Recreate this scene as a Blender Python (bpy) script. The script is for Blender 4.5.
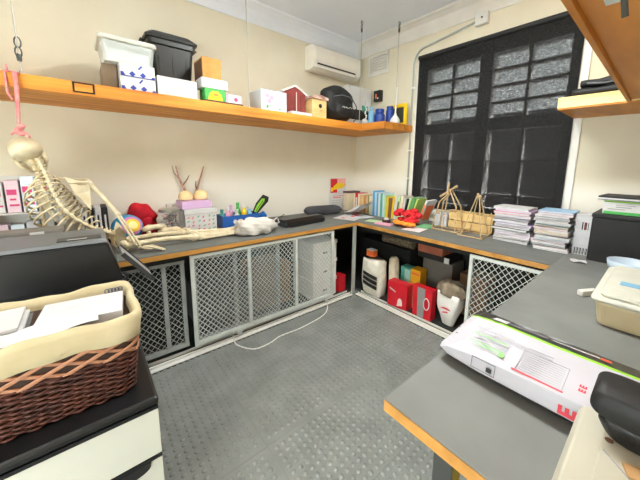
import bpy, bmesh, math, random
from mathutils import Vector, Matrix, Quaternion
random.seed(7)
for o in list(bpy.data.objects): bpy.data.objects.remove(o, do_unlink=True)
SC = bpy.context.scene
COL = SC.collection
PI = math.pi
def V(*a): return Vector(a)

# ------------------------------------------------------------------ camera
cam_d = bpy.data.cameras.new('camera'); cam = bpy.data.objects.new('camera', cam_d); COL.objects.link(cam)
CAM = V(-3.245, -3.257, 1.6)
yaw, pitch, roll = 0.854, -0.157, 0.016
fw = V(math.cos(yaw)*math.cos(pitch), math.sin(yaw)*math.cos(pitch), math.sin(pitch))
rt = V(math.sin(yaw), -math.cos(yaw), 0); up = rt.cross(fw)
rt2 = rt*math.cos(roll) + up*math.sin(roll); up2 = -rt*math.sin(roll) + up*math.cos(roll)
m3 = Matrix((rt2, up2, -fw)).transposed()
cam.matrix_world = Matrix.Translation(CAM) @ m3.to_4x4()
cam_d.sensor_width = 36; cam_d.lens = 36*288.585/640
cam_d.shift_x = -(335.149-320)/640; cam_d.shift_y = (209.951-240)/640
cam_d.clip_start = 0.02
SC.camera = cam

# ------------------------------------------------------------------ world, lights, exposure
w = bpy.data.worlds.new('daylight'); SC.world = w; w.use_nodes = True
bg = w.node_tree.nodes['Background']; bg.inputs[0].default_value = (0.90, 0.98, 0.95, 1); bg.inputs[1].default_value = 6.6
def area(name, loc, rot, sx, sy, power, col=(1, 1, 1)):
    d = bpy.data.lights.new(name, 'AREA'); d.shape = 'RECTANGLE'; d.size = sx; d.size_y = sy; d.energy = power; d.color = col
    o = bpy.data.objects.new(name, d); COL.objects.link(o); o.location = loc; o.rotation_euler = rot; return o
area('ceiling_light_over_aisle', (-1.8, -2.2, 3.18), (0, 0, 0), 0.30, 1.3, 46, (.97, 1, .95))
area('added_fill_light_by_entrance', (-4.1, -2.2, 3.18), (0, 0, 0), 0.30, 1.3, 1, (.97, 1, .95))  # unseen lamp added as weak fill from the left
sd = bpy.data.lights.new('sun', 'SUN'); sd.energy = 34; sd.angle = .01; sun = bpy.data.objects.new('sun', sd); COL.objects.link(sun)
sun.rotation_euler = V(-.33, .55, -.77).to_track_quat('-Z', 'Y').to_euler()
SC.view_settings.view_transform = 'Standard'; SC.view_settings.look = 'None'
SC.view_settings.gamma = 1; SC.view_settings.use_curve_mapping = False
SC.view_settings.exposure = 0.66

# ------------------------------------------------------------------ materials
def lin(c):
    return tuple((x/12.92 if x <= .04045 else ((x+.055)/1.055)**2.4) for x in c)
def hexc(h): return lin(tuple(int(h[i:i+2], 16)/255 for i in (0, 2, 4)))
MATS = {}
def mat(name, h=None, h2=None, rough=.6, scale=12, stretch=(1, 1, 1), metal=0, bump=0, bscale=None, spec=.5, trans=0, alpha=1, detail=3, lo=.35, hi=.65, sss=0):
    if name in MATS: return MATS[name]
    m = bpy.data.materials.new(name); m.use_nodes = True; nt = m.node_tree; b = nt.nodes['Principled BSDF']
    b.inputs['Roughness'].default_value = rough; b.inputs['Metallic'].default_value = metal
    b.inputs['Specular IOR Level'].default_value = spec
    b.inputs['Transmission Weight'].default_value = trans; b.inputs['Alpha'].default_value = alpha
    tc = nt.nodes.new('ShaderNodeTexCoord'); mp = nt.nodes.new('ShaderNodeMapping'); mp.inputs['Scale'].default_value = stretch
    nt.links.new(tc.outputs['Object'], mp.inputs[0])
    n = nt.nodes.new('ShaderNodeTexNoise'); n.inputs['Scale'].default_value = scale; n.inputs['Detail'].default_value = detail
    nt.links.new(mp.outputs[0], n.inputs['Vector'])
    r = nt.nodes.new('ShaderNodeValToRGB'); c1 = hexc(h); c2 = hexc(h2) if h2 else tuple(x*.93 for x in c1)
    r.color_ramp.elements[0].position = lo; r.color_ramp.elements[1].position = hi
    r.color_ramp.elements[0].color = (*c2, 1); r.color_ramp.elements[1].color = (*c1, 1)
    nt.links.new(n.outputs[0], r.inputs[0]); nt.links.new(r.outputs[0], b.inputs['Base Color'])
    if bump:
        bp = nt.nodes.new('ShaderNodeBump'); bp.inputs['Strength'].default_value = bump; bp.inputs['Distance'].default_value = .01
        n2 = nt.nodes.new('ShaderNodeTexNoise'); n2.inputs['Scale'].default_value = bscale or scale*4
        nt.links.new(mp.outputs[0], n2.inputs['Vector']); nt.links.new(n2.outputs[0], bp.inputs['Height']); nt.links.new(bp.outputs[0], b.inputs['Normal'])
    MATS[name] = m; return m
def wall_paint():      # beige above, near white below; shelf shade is put into the tone
    m = mat('two_tone_shaded_wall_paint', 'E2DBC6', 'DDD5BF', .85, 3, bump=.02, bscale=60); nt = m.node_tree; b = nt.nodes['Principled BSDF']
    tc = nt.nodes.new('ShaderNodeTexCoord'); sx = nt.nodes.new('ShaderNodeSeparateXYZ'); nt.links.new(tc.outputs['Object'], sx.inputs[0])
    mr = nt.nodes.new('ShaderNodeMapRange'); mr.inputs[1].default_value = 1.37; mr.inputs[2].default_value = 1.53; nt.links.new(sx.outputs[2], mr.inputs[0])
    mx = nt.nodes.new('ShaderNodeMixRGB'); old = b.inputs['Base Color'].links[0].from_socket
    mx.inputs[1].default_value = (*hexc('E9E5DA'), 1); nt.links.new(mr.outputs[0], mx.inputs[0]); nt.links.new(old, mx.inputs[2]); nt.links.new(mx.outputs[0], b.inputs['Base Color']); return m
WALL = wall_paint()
CEIL = mat('white_ceiling_paint', 'ECF1FA', 'E8EEF8', .9, 3)
TRIM = mat('white_gloss_paint', 'E8E6E0', None, .4, 6)
RUB = mat('grey_rubber', '898D8A', '7C807D', .22, 5, spec=.5)
LAM = mat('grey_laminate', '747775', '6B6E6C', .6, 5, spec=.2, bump=.03, bscale=90)
LAMC = mat('worn_grey_laminate', '808280', '737573', .6, 3, spec=.2, detail=6, bump=.03, bscale=90)
PINE = mat('pine_wood_lengthwise', 'E59A38', 'B8661A', .55, 2.2, (.6, 9, 9), detail=5, lo=.3, hi=.62)
PINEY = mat('pine_wood_crosswise', 'D28A34', 'AE6420', .55, 2.2, (9, .6, 9), detail=5, lo=.3, hi=.62)
PLY = mat('orange_plywood', 'DE9238', 'B36E1E', .5, 1.6, (1, 5, 5), detail=5, lo=.3, hi=.7)
PALEPINE = mat('pale_sanded_pine', 'F2DDA4', 'E4C57F', .55, 2.5, (9, .6, 9), detail=5)
EDGE = mat('varnished_edge_wood', 'CB954A', 'B07A34', .5, 2.5, (1, 6, 6), detail=4)
STEEL = mat('pale_grey_painted_steel', 'B4BAB6', 'A5ABA8', .45, 8, metal=.15)
WSTEEL = mat('white_painted_steel', 'D6DBD7', 'C6CBC7', .4, 9)
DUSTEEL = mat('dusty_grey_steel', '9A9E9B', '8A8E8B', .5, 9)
DKSTEEL = mat('dark_grey_steel', '4C4F4E', None, .4, 9, metal=.3)
ROD = mat('zinc_rod', 'B4B1AA', None, .4, 10, metal=.3)
DARK = mat('charcoal_board', '1C1D1C', '151615', .8, 5)
BLKP = mat('black_plastic', '191A1C', '141517', .32, 6)
BLKM = mat('matt_black_plastic', '1B1B1D', '151517', .6, 14, bump=.06, bscale=160)
GREYP = mat('grey_plastic', '6E7275', '63676A', .4, 6)
DGREY = mat('dark_grey_plastic', '3B3D41', '333539', .45, 6)
WHITE = mat('white_card', 'D6D6D6', 'CECECE', .6, 6)
PAPER = mat('white_paper', 'D2D2D6', 'C8C8CD', .8, 20)
PLAST = mat('white_plastic', 'DDDCD8', None, .35, 5)
ACP = mat('warm_white_plastic', 'EFEADF', None, .35, 5)
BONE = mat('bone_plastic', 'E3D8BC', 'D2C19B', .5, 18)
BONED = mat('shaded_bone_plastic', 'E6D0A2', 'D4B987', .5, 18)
BLUE = mat('blue_print', '2F3FA4', None, .5)
RED = mat('red_plastic', 'D3182A', 'C01224', .45, 8)
REDF = mat('red_felt', 'C8122A', 'A90D20', .9, 20, bump=.3)
PINK = mat('pink_cord_fibre', 'E89A98', 'D87F80', .85, 40)
PINKP = mat('pink_print', 'E6A3C0', None, .5)
MAG = mat('magenta_print', 'D23C78', None, .5)
LILAC = mat('lilac_card', 'D8B4DE', None, .6)
YEL = mat('yellow_card', 'F2C81E', None, .5)
GRN = mat('green_print', '48B254', None, .5)
LIME = mat('lime_print', '94D63C', None, .5)
TEAL = mat('teal_card', '5DB5A4', '4CA394', .6, 9)
SKY = mat('sky_blue_print', '4DA6DA', None, .5)
ORG = mat('orange_print', 'F2743A', None, .5)
CARDB = mat('brown_cardboard', 'C39A5C', 'B88E50', .8, 8)
TAN = mat('tan_card', 'D9B380', None, .7)
BROWN = mat('brown_cloth', '6B4A34', '573A28', .9, 15)
MAROON = mat('maroon_painted_wood', '8E3836', '7C2E2E', .6, 8)
WOODL = mat('light_birch_ply', 'E5C58B', 'D9B677', .6, 3, (1, 1, 6))
STICK = mat('bare_stick_wood', 'C9AE86', 'B1956B', .8, 30)
LINER = mat('cream_canvas_liner', 'C8BB9A', 'BEB08C', .9, 8, bump=.25, bscale=26)
WICK = mat('reddish_brown_wicker', '5C2E20', '3F1F17', .6, 30)
WICKD = mat('dark_brown_wicker', '3F2A20', '33211A', .6, 30)
WICKP = mat('pinkish_tan_wicker', 'B98668', 'A87558', .6, 30)
BAGW = mat('white_film_plastic', 'DAD6D0', 'CFC9C2', .3, 5, bump=.5, bscale=14)
SACK = mat('dirty_white_sacking', 'EBE6DA', 'D6D0C0', .85, 12, bump=.3, bscale=24)
FABK = mat('black_nylon', '17181A', '101113', .6, 14, bump=.2, bscale=30)
INK = mat('black_ink', '1A1A1C', None, .5)
GINK = mat('grey_ink', '9A9AA2', None, .6)
RINK = mat('red_ink', 'DD3A4C', None, .5)
NAVY = mat('navy_plastic', '1F3F94', None, .4)
LBLUE = mat('light_blue_plastic', '7FB9DE', None, .4)
CREAMP = mat('cream_plastic', 'BFBCAC', 'B6B2A1', .5, 4)
def tintglass(name, h, mixt, rough=.2):
    if name in MATS: return MATS[name]
    m = bpy.data.materials.new(name); m.use_nodes = True; nt = m.node_tree; b = nt.nodes['Principled BSDF']
    b.inputs['Base Color'].default_value = (*hexc(h), 1); b.inputs['Roughness'].default_value = rough
    n = nt.nodes.new('ShaderNodeTexNoise'); n.inputs['Scale'].default_value = 5
    tc = nt.nodes.new('ShaderNodeTexCoord'); nt.links.new(tc.outputs['Object'], n.inputs['Vector'])
    mr = nt.nodes.new('ShaderNodeMapRange'); mr.inputs[3].default_value = mixt-.06; mr.inputs[4].default_value = mixt+.06
    nt.links.new(n.outputs[0], mr.inputs[0])
    t = nt.nodes.new('ShaderNodeBsdfTransparent'); mx = nt.nodes.new('ShaderNodeMixShader')
    nt.links.new(mr.outputs[0], mx.inputs[0]); nt.links.new(b.outputs[0], mx.inputs[1]); nt.links.new(t.outputs[0], mx.inputs[2])
    nt.links.new(mx.outputs[0], nt.nodes['Material Output'].inputs[0]); MATS[name] = m; return m
TUB = tintglass('milky_clear_plastic', 'EAF0EE', .45)
DRAW = tintglass('frosted_drawer_plastic', 'DFE0D6', .22, .35)
GLASS = tintglass('clear_glass', 'F2F6F6', .88, .05)
def blind_mat():
    m = bpy.data.materials.new('black_screen_fabric'); m.use_nodes = True; nt = m.node_tree; b = nt.nodes['Principled BSDF']
    b.inputs['Base Color'].default_value = (.008, .008, .009, 1); b.inputs['Roughness'].default_value = .9
    t = nt.nodes.new('ShaderNodeBsdfTransparent'); mx = nt.nodes.new('ShaderNodeMixShader')
    tc = nt.nodes.new('ShaderNodeTexCoord'); mp = nt.nodes.new('ShaderNodeMapping'); mp.inputs['Scale'].default_value = (1, 1, 1.6)
    nt.links.new(tc.outputs['Object'], mp.inputs[0])
    n = nt.nodes.new('ShaderNodeTexNoise'); n.inputs['Scale'].default_value = 34; n.inputs['Detail'].default_value = 4
    nt.links.new(mp.outputs[0], n.inputs['Vector'])
    mr = nt.nodes.new('ShaderNodeMapRange'); mr.inputs[1].default_value = .35; mr.inputs[2].default_value = .7
    mr.inputs[3].default_value = .09; mr.inputs[4].default_value = .285
    nt.links.new(n.outputs[0], mr.inputs[0]); nt.links.new(mr.outputs[0], mx.inputs[0])
    nt.links.new(b.outputs[0], mx.inputs[1]); nt.links.new(t.outputs[0], mx.inputs[2])
    nt.links.new(mx.outputs[0], nt.nodes['Material Output'].inputs[0]); return m
BLIND = blind_mat()
def emit(name, col, s):
    m = bpy.data.materials.new(name); m.use_nodes = True; b = m.node_tree.nodes['Principled BSDF']
    b.inputs['Emission Color'].default_value = (*col, 1); b.inputs['Emission Strength'].default_value = s; return m
TUBE = emit('lit_lamp_diffuser', (1, .97, .92), 6)

# ------------------------------------------------------------------ mesh builder
class MB:
    def __init__(s): s.v = []; s.f = []; s.mi = []
    def add(s, vs, fs, mi=0):
        k = len(s.v); s.v += [tuple(v) for v in vs]; s.f += [tuple(i+k for i in f) for f in fs]; s.mi += [mi]*len(fs)
    def box(s, x0, x1, y0, y1, z0, z1, mi=0, M=None):
        vs = [V(x, y, z) for z in (z0, z1) for y in (y0, y1) for x in (x0, x1)]
        if M: vs = [M @ v for v in vs]
        s.add(vs, [(0, 2, 3, 1), (4, 5, 7, 6), (0, 1, 5, 4), (2, 6, 7, 3), (0, 4, 6, 2), (1, 3, 7, 5)], mi)
    def cbox(s, c, d, mi=0, R=None):
        M = Matrix.Translation(V(*c))
        if R: M = M @ R
        s.box(-d[0]/2, d[0]/2, -d[1]/2, d[1]/2, -d[2]/2, d[2]/2, mi, M)
    def tube(s, pts, r, n=8, mi=0, caps=True, flat=1.0):
        pts = [V(*p) for p in pts]; N = len(pts)
        rs = r if isinstance(r, (list, tuple)) else [r]*N
        t0 = (pts[1]-pts[0]).normalized()
        a = V(0, 0, 1) if abs(t0.z) < .9 else V(1, 0, 0)
        u = t0.cross(a).normalized(); vs = []
        for i in range(N):
            t = (pts[min(i+1, N-1)]-pts[max(i-1, 0)]).normalized()
            u = (u-t*u.dot(t)).normalized(); ww = t.cross(u)
            for k in range(n):
                an = 2*PI*k/n; vs.append(pts[i]+(u*math.cos(an)+ww*math.sin(an)*flat)*rs[i])
        fs = [(i*n+k, i*n+(k+1) % n, (i+1)*n+(k+1) % n, (i+1)*n+k) for i in range(N-1) for k in range(n)]
        if caps: fs += [tuple(range(n-1, -1, -1)), tuple(range((N-1)*n, N*n))]
        s.add(vs, fs, mi)
    def lathe(s, prof, n=20, c=(0, 0, 0), mi=0, M=None):
        vs = []; c = V(*c)
        for r, z in prof:
            for k in range(n):
                p = V(r*math.cos(2*PI*k/n), r*math.sin(2*PI*k/n), z)
                vs.append(c+(M @ p if M else p))
        fs = [(i*n+k, i*n+(k+1) % n, (i+1)*n+(k+1) % n, (i+1)*n+k) for i in range(len(prof)-1) for k in range(n)]
        fs += [tuple(range(n-1, -1, -1)), tuple(range((len(prof)-1)*n, len(prof)*n))]
        s.add(vs, fs, mi)
    def ell(s, c, r, mi=0, R=None, nu=16, nv=10, fn=None):
        c = V(*c); vs = []
        for j in range(nv+1):
            th = PI*j/nv
            for i in range(nu):
                ph = 2*PI*i/nu
                d = V(math.sin(th)*math.cos(ph), math.sin(th)*math.sin(ph), math.cos(th))
                p = V(d.x*r[0], d.y*r[1], d.z*r[2])
                if fn: p = fn(p, d)
                vs.append(c+(R @ p if R else p))
        fs = [(j*nu+i, (j+1)*nu+i, (j+1)*nu+(i+1) % nu, j*nu+(i+1) % nu) for j in range(nv) for i in range(nu)]
        s.add(vs, fs, mi)
    def prism(s, poly, h0, h1, ax='z', mi=0, M=None):
        n = len(poly)
        def P(a, b, h): return {'z': V(a, b, h), 'y': V(a, h, b), 'x': V(h, a, b)}[ax]
        vs = [P(a, b, h0) for a, b in poly]+[P(a, b, h1) for a, b in poly]
        if M: vs = [M @ v for v in vs]
        s.add(vs, [tuple(range(n-1, -1, -1)), tuple(range(n, 2*n))]+[(i, (i+1) % n, n+(i+1) % n, n+i) for i in range(n)], mi)
    def grid(s, fn, nu, nv, mi=0, thick=0):
        k = [fn(i/nu, j/nv) for j in range(nv+1) for i in range(nu+1)]
        q = [(j*(nu+1)+i, j*(nu+1)+i+1, (j+1)*(nu+1)+i+1, (j+1)*(nu+1)+i) for j in range(nv) for i in range(nu)]
        s.add(k, q, mi)
        if thick:
            s.add([V(*p)-V(0, 0, thick) for p in k], [tuple(reversed(f)) for f in q], mi)
    def loft(s, rings, mi=0, caps=True):
        n = len(rings[0]); vs = [p for r in rings for p in r]
        fs = [(i*n+k, i*n+(k+1) % n, (i+1)*n+(k+1) % n, (i+1)*n+k) for i in range(len(rings)-1) for k in range(n)]
        if caps: fs += [tuple(range(n-1, -1, -1)), tuple(range((len(rings)-1)*n, len(rings)*n))]
        s.add(vs, fs, mi)
    def build(s, name, ms, parent=None, bevel=0, smooth=False, sub=0, loc=None, rot=None):
        me = bpy.data.meshes.new(name); me.from_pydata(s.v, [], s.f)
        ms = ms if isinstance(ms, (list, tuple)) else [ms]
        for m in ms: me.materials.append(m)
        for p, i in zip(me.polygons, s.mi): p.material_index = min(i, len(ms)-1)
        bm = bmesh.new(); bm.from_mesh(me); bmesh.ops.recalc_face_normals(bm, faces=bm.faces); bm.to_mesh(me); bm.free()
        if smooth:
            for p in me.polygons: p.use_smooth = True
        me.update()
        o = bpy.data.objects.new(name, me); COL.objects.link(o)
        if loc is not None: o.location = loc
        if rot is not None: o.rotation_euler = rot
        if parent: o.parent = parent
        if bevel:
            b = o.modifiers.new('bevel', 'BEVEL'); b.width = bevel; b.segments = 2; b.limit_method = 'ANGLE'; b.angle_limit = .7
        if sub:
            b = o.modifiers.new('sub', 'SUBSURF'); b.levels = sub; b.render_levels = sub
        return o
def tag(o, label, cat, group=None):
    o['label'] = label; o['category'] = cat
    if group: o['group'] = group
    return o
def thing(name, label, cat, loc=(0, 0, 0), rz=0, group=None):
    o = bpy.data.objects.new(name, None); COL.objects.link(o); o.location = loc; o.rotation_euler = (0, 0, rz); o.empty_display_size = .05
    return tag(o, label, cat, group)
def struct(o): o['kind'] = 'structure'; return o
def P(name, ms, parent, x0, x1, y0, y1, z0, z1, bevel=0, label=None):
    b = MB(); b.box(x0, x1, y0, y1, z0, z1); o = b.build(name, ms, parent, bevel)
    if label: o['label'] = label
    return o
def rbox(x0, x1, y0, y1, z0, z1, r=.02, n=4, taper=0):
    """rounded-plan box as loft rings"""
    cx, cy = (x0+x1)/2, (y0+y1)/2; b = MB(); rings = []
    for z, t, k in ((z0, 1-taper, .985), (z0+r*.4, 1-taper, 1), (z1-r*.4, 1, 1), (z1, 1, .985)):
        ring = []
        hx, hy = (x1-x0)/2*t*k, (y1-y0)/2*t*k
        for sx, sy, a0 in ((1, 1, 0), (-1, 1, PI/2), (-1, -1, PI), (1, -1, 3*PI/2)):
            for i in range(n+1):
                a = a0+PI/2*i/n
                ring.append(V(cx+sx*(hx-r)+r*math.cos(a), cy+sy*(hy-r)+r*math.sin(a), z))
        rings.append(ring)
    b.loft(rings); return b
def text(body, size, m, parent, loc, rot, name='lettering', ext=.0004, bold=0):
    cu = bpy.data.curves.new(name, 'FONT'); cu.body = body; cu.size = size; cu.extrude = ext; cu.offset = bold; cu.resolution_u = 2
    tmp = bpy.data.objects.new('tmp_text', cu); COL.objects.link(tmp)
    bpy.context.view_layer.update()
    dg = bpy.context.evaluated_depsgraph_get(); me = bpy.data.meshes.new_from_object(tmp.evaluated_get(dg))
    bpy.data.objects.remove(tmp, do_unlink=True); me.materials.clear(); me.materials.append(m)
    o = bpy.data.objects.new(name, me); COL.objects.link(o); o.parent = parent; o.location = loc; o.rotation_euler = rot
    return o

# ------------------------------------------------------------------ room shell
XB, YC, ZC = -5.4, -3.66, 3.30
# floor with real raised studs
b = MB(); b.box(XB, 0.0, YC, 0, -.05, 0)
st, rs = .044, .0145
def seam(v, o): d = (v-o) % .51; return min(d, .51-d)
x = -3.3
N = 8
while x < -.80:
    y = -3.0
    while y < -.86:
        if seam(x, -1.57) > .011 and seam(y, -1.44) > .011:
            vs = [(x+rs*q*math.cos(2*PI*k/N), y+rs*q*math.sin(2*PI*k/N), h) for q, h in ((1, -.0005), (.92, .0045), (.62, .0064)) for k in range(N)]+[(x, y, .0068)]
            b.add(vs, [(r*N+k, r*N+(k+1) % N, (r+1)*N+(k+1) % N, (r+1)*N+k) for r in range(2) for k in range(N)]+[(2*N+k, 2*N+(k+1) % N, 3*N) for k in range(N)])
        y += st
    x += st
seams = []
floor = struct(b.build('floor', [RUB]))
for p in floor.data.polygons:
    if len(p.vertices) < 4 or p.area < .01: p.use_smooth = True
sm = MB()
for k in range(-5, 3):
    xs = -1.57+.51*k
    if XB < xs < -.85: sm.box(xs-.003, xs+.003, -3.3, -.9, .0002, .0012)
for k in range(-4, 3):
    ys = -1.44+.51*k
    if -3.4 < ys < -.9: sm.box(-5.2, -.85, ys-.003, ys+.003, .0002, .0012)
struct(sm.build('trim_1', mat('grey_joint_compound', '727673', None, .5)))
b = MB(); b.box(XB-.2, .4, YC-.2, .2, ZC, ZC+.1); struct(b.build('ceiling', CEIL))
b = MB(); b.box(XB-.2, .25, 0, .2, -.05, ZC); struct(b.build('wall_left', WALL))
WY0, WY1, WZ0, WZ1 = -2.66, -1.07, 1.10, 2.86      # window opening in the right wall
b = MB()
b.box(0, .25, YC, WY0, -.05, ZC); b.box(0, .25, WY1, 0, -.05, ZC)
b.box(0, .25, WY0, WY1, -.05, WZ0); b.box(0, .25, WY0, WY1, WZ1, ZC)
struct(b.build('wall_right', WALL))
b = MB(); b.box(XB-.2, -5.35, YC-.2, YC, -.05, ZC); b.box(-4.65, .25, YC-.2, YC, -.05, ZC); b.box(-5.35, -4.65, YC-.2, YC, 2.15, ZC); struct(b.build('wall_front', WALL))  # out-of-view opening added so sky light fills the room
b = MB(); b.box(XB-.2, XB, YC, -3.6, -.05, ZC); b.box(XB-.2, XB, -2.2, 0, -.05, ZC); b.box(XB-.2, XB, -3.6, -2.2, 2.2, ZC)  # this opening is also added, sized for the sky fill
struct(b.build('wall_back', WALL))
# cornice: coved profile along both visible walls
def cove(b, A, B, n):
    A, B, n = V(*A), V(*B), V(*n)
    pr = [(0, -.17), (.012, -.17), (.02, -.145), (.03, -.10), (.06, -.055), (.11, -.025), (.13, -.02), (.14, -.012), (.14, 0), (0, 0)]
    b.loft([[A+n*d+V(0, 0, z) for d, z in pr], [B+n*d+V(0, 0, z) for d, z in pr]])
b = MB(); cove(b, (XB, 0, ZC), (0, 0, ZC), (0, -1, 0)); struct(b.build('trim_2', CEIL))
b = MB(); cove(b, (0, YC, ZC), (0, 0, ZC), (-1, 0, 0)); struct(b.build('trim_3', TRIM))

# ---- window behind the blind
wn = struct(MB().build('window_1', TRIM))
def WP(name, ms, *a): return P(name, ms, wn, *a)
b = MB()
b.box(.02, .16, WY0, WY0+.09, WZ0, WZ1); b.box(.02, .16, WY1-.11, WY1, WZ0, WZ1)
b.box(.02, .16, WY0, WY1, WZ0, WZ0+.05); b.box(.02, .16, WY0, WY1, WZ1-.12, WZ1)
b.box(.02, .16, -1.93, -1.80, WZ0, WZ1); b.box(.03, .15, WY0, WY1, 1.98, 2.10)
b.build('window_frame', TRIM, wn)
for (ya, yb) in ((-1.80, -1.18), (-2.57, -1.93)):
    for (za, zb, hs) in ((2.10, 2.74, (2.26, 2.42, 2.58)), (1.16, 1.98, (1.30, 1.66))):
        b = MB(); ym = (ya+yb)/2
        b.box(.06, .13, ym-.014, ym+.014, za, zb)
        for zz in hs: b.box(.06, .13, ya, yb, zz-.012, zz+.012)
        b.build('glazing_bars', TRIM, wn)
        P('pane', GLASS, wn, .094, .098, ya, yb, za, zb)
# painted trim round the opening, and the sill
b = MB()
b.box(-.022, 0, WY0-.05, WY0+.02, 1.06, 2.93); b.box(-.022, 0, WY1-.02, WY1+.014, 1.06, 2.93); b.box(-.022, 0, WY0-.05, WY1+.014, 2.86, 2.89)
struct(b.build('trim_4', TRIM))
b = MB(); b.box(-.05, 0, WY0-.06, WY1+.05, 1.015, 1.06); struct(b.build('trim_5', TRIM, bevel=.006))
# masonry outside, standing below the upper sashes
b = MB(); b.box(.9, 1.1, -4.5, 1.0, -.05, 2.28); struct(b.build('wall_outside', mat('weathered_outside_wall', '3C3A40', '302F34', .9, 6)))

# ---- added dark boards standing in for the shade inside the bench storage
b = MB(); b.box(-3.9, 0, -.02, -.002, 0, .86); struct(b.build('shade_board_left', DARK))
b = MB(); b.box(-.02, -.002, -3.6, -.03, 0, .86); struct(b.build('shade_board_right', DARK))

# ------------------------------------------------------------------ worktops
BZ = .924
def worktop(label, x0, x1, y0, y1, edges, lam):
    t = thing('bench_worktop', label, 'worktop', ((x0+x1)/2, (y0+y1)/2, BZ-.05))
    cx, cy = (x0+x1)/2, (y0+y1)/2
    P('laminate_top', lam, t, x0-cx, x1-cx, y0-cy, y1-cy, .044, .05, .002)
    P('core_board', DARK, t, x0-cx+.02, x1-cx-.02, y0-cy+.02, y1-cy-.02, 0.0, .0435)
    for e in edges:
        a = [x0-cx, x1-cx, y0-cy, y1-cy]
        if e == '-y': a[3] = a[2]+.0195
        if e == '+y': a[2] = a[3]-.0195
        if e == '-x':
            a[1] = a[0]+.0195
            if '+y' in edges: a[3] -= .0197
        P('edge_strip', EDGE, t, a[0], a[1], a[2], a[3], .006, .0415, .002, 'varnished wooden edge strip')
    return t
worktop('grey topped bench along the left wall with the skeleton on it', -3.9, -.8185, -.879, -.003, ['-y'], LAM)
worktop('grey topped bench under the black window blind with books on it', -.818, -.024, -2.788, -.003, ['-x'], LAM)
worktop('worn grey bench at right foreground carrying the white and green package', -2.634, -.024, YC+.003, -2.789, ['+y', '-x'], LAMC)

# ---- steel posts, floor tracks
t = thing('corner_post', 'pale grey steel post holding the bench corner', 'post', (-.842, -.860, 0))
P('square_tube', STEEL, t, -.017, .017, -.017, .017, .012, BZ-.051, .003)
P('foot_plate', STEEL, t, -.03, .03, -.022, .022, 0.032, .044, .002)
t = thing('support_post', 'dark grey square post under the right foreground bench', 'post', (-2.50, -2.93, 0))
P('square_tube', DKSTEEL, t, -.03, .03, -.03, .03, .01, BZ-.051, .004); P('foot_pad', BLKP, t, -.036, .036, -.036, .036, 0, .012, .003)
def track(label, along, a0, a1, off, loc):
    t = thing('door_track', label, 'track', loc)
    L = (a1-a0)/2
    def bx(n, o0, o1, z0, z1, m=WSTEEL):
        if along == 'x': P(n, m, t, -L, L, o0, o1, z0, z1, .002)
        else: P(n, m, t, o0, o1, -L, L, z0, z1, .002)
    bx('base_plate', -.054, .055, 0, .012, DARK)  # plate coloured dark to paint in the shaded gaps between rails
    for o, q, h in ((-.058, .036, .022), (-.012, .012, .034), (.043, .012, .034)): bx('rail', o, o+q, .0125, h, TRIM)
    return t
track('white sliding door track on the floor along the left bench', 'x', -3.9, -.87, 0, ((-3.9-.87)/2, -.828, 0))
track('white sliding door track on the floor under the window bench', 'y', -2.75, -.89, 0, (-.775, (-2.75-.89)/2, 0))
def top_rail(label, x0, x1, y0, y1):
    o = MB(); o.box(x0, x1, y0, y1, BZ-.09, BZ-.052); tag(o.build('top_guide_rail', DARK), label, 'rail')
top_rail('dark guide rail under the left bench top', -3.9, -.87, -.836, -.78)
top_rail('dark guide rail under the window bench top', -.782, -.73, -2.75, -.89)

# ---- expanded-metal sliding doors
def diamond(W, H, dx, dz, r, x0=0, z0=0):
    b = MB(); sl = dz/dx
    def seg(c, s_):     # z = s*(x)+c clipped
        pts = []
        for xx in (0, W):
            z = s_*xx+c
            if 0 <= z <= H: pts.append((xx, z))
        for zz in (0, H):
            xx = (zz-c)/s_
            if 0 < xx < W: pts.append((xx, zz))
        if len(pts) >= 2 and math.dist(pts[0], pts[1]) > .01:
            p, q = pts[0], pts[1]
            b.tube([(p[0]+x0, 0, p[1]+z0), (q[0]+x0, 0, q[1]+z0)], r, 4, caps=False, flat=.7)
    c = -sl*W
    while c < H: seg(c, sl); c += dz
    c = 0
    while c < H+sl*W: seg(c, -sl); c += dz
    return b
def mesh_door(label, W, H, stiles, loc, rz, wheels=True, pitch=.044, WSTEEL=WSTEEL):
    t = thing('sliding_mesh_door', label, 'mesh door', loc, rz)
    fr = .028
    P('top_rail', WSTEEL, t, 0, W, -.012, .012, H-fr, H, .002); P('bottom_rail', WSTEEL, t, 0, W, -.012, .012, 0, fr*1.3, .002)
    for sx in stiles: P('stile', WSTEEL, t, sx, sx+fr, -.012, .012, fr*1.3+.0005, H-fr-.0005, .002)
    o = diamond(W-2*fr, H-fr*2.3, pitch, pitch*1.15, .0037, fr, fr*1.3).build('expanded_mesh', WSTEEL, t)
    if wheels:
        for wx in (W*.25, W*.93):
            b = MB(); b.prism([(wx-.035, .03), (wx+.035, .03), (wx+.02, -.035), (wx-.02, -.035)], -.021, -.0125, 'y'); b.build('roller_bracket', WSTEEL, t, .002)
            b = MB(); b.lathe([(.016, -.006), (.018, 0), (.016, .006)], 14, (wx, -.003, -.028), M=Matrix.Rotation(PI/2, 3, 'X')); b.build('roller', DKSTEEL, t)
    return t
mesh_door('large white diamond mesh sliding door in front under the left bench', 1.50, .782, (0, .478, .985, 1.472), (-2.668, -.853, .085), 0)
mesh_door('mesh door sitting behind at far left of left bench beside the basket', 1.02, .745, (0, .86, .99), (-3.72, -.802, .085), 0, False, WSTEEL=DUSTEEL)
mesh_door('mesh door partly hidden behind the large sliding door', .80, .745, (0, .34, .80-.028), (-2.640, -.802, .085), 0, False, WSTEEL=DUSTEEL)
mesh_door('mesh door under the window bench beside the grey white sack', .56, .775, (0, .532), (-.80, -2.225, .085), -PI/2, False, .05)

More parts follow.
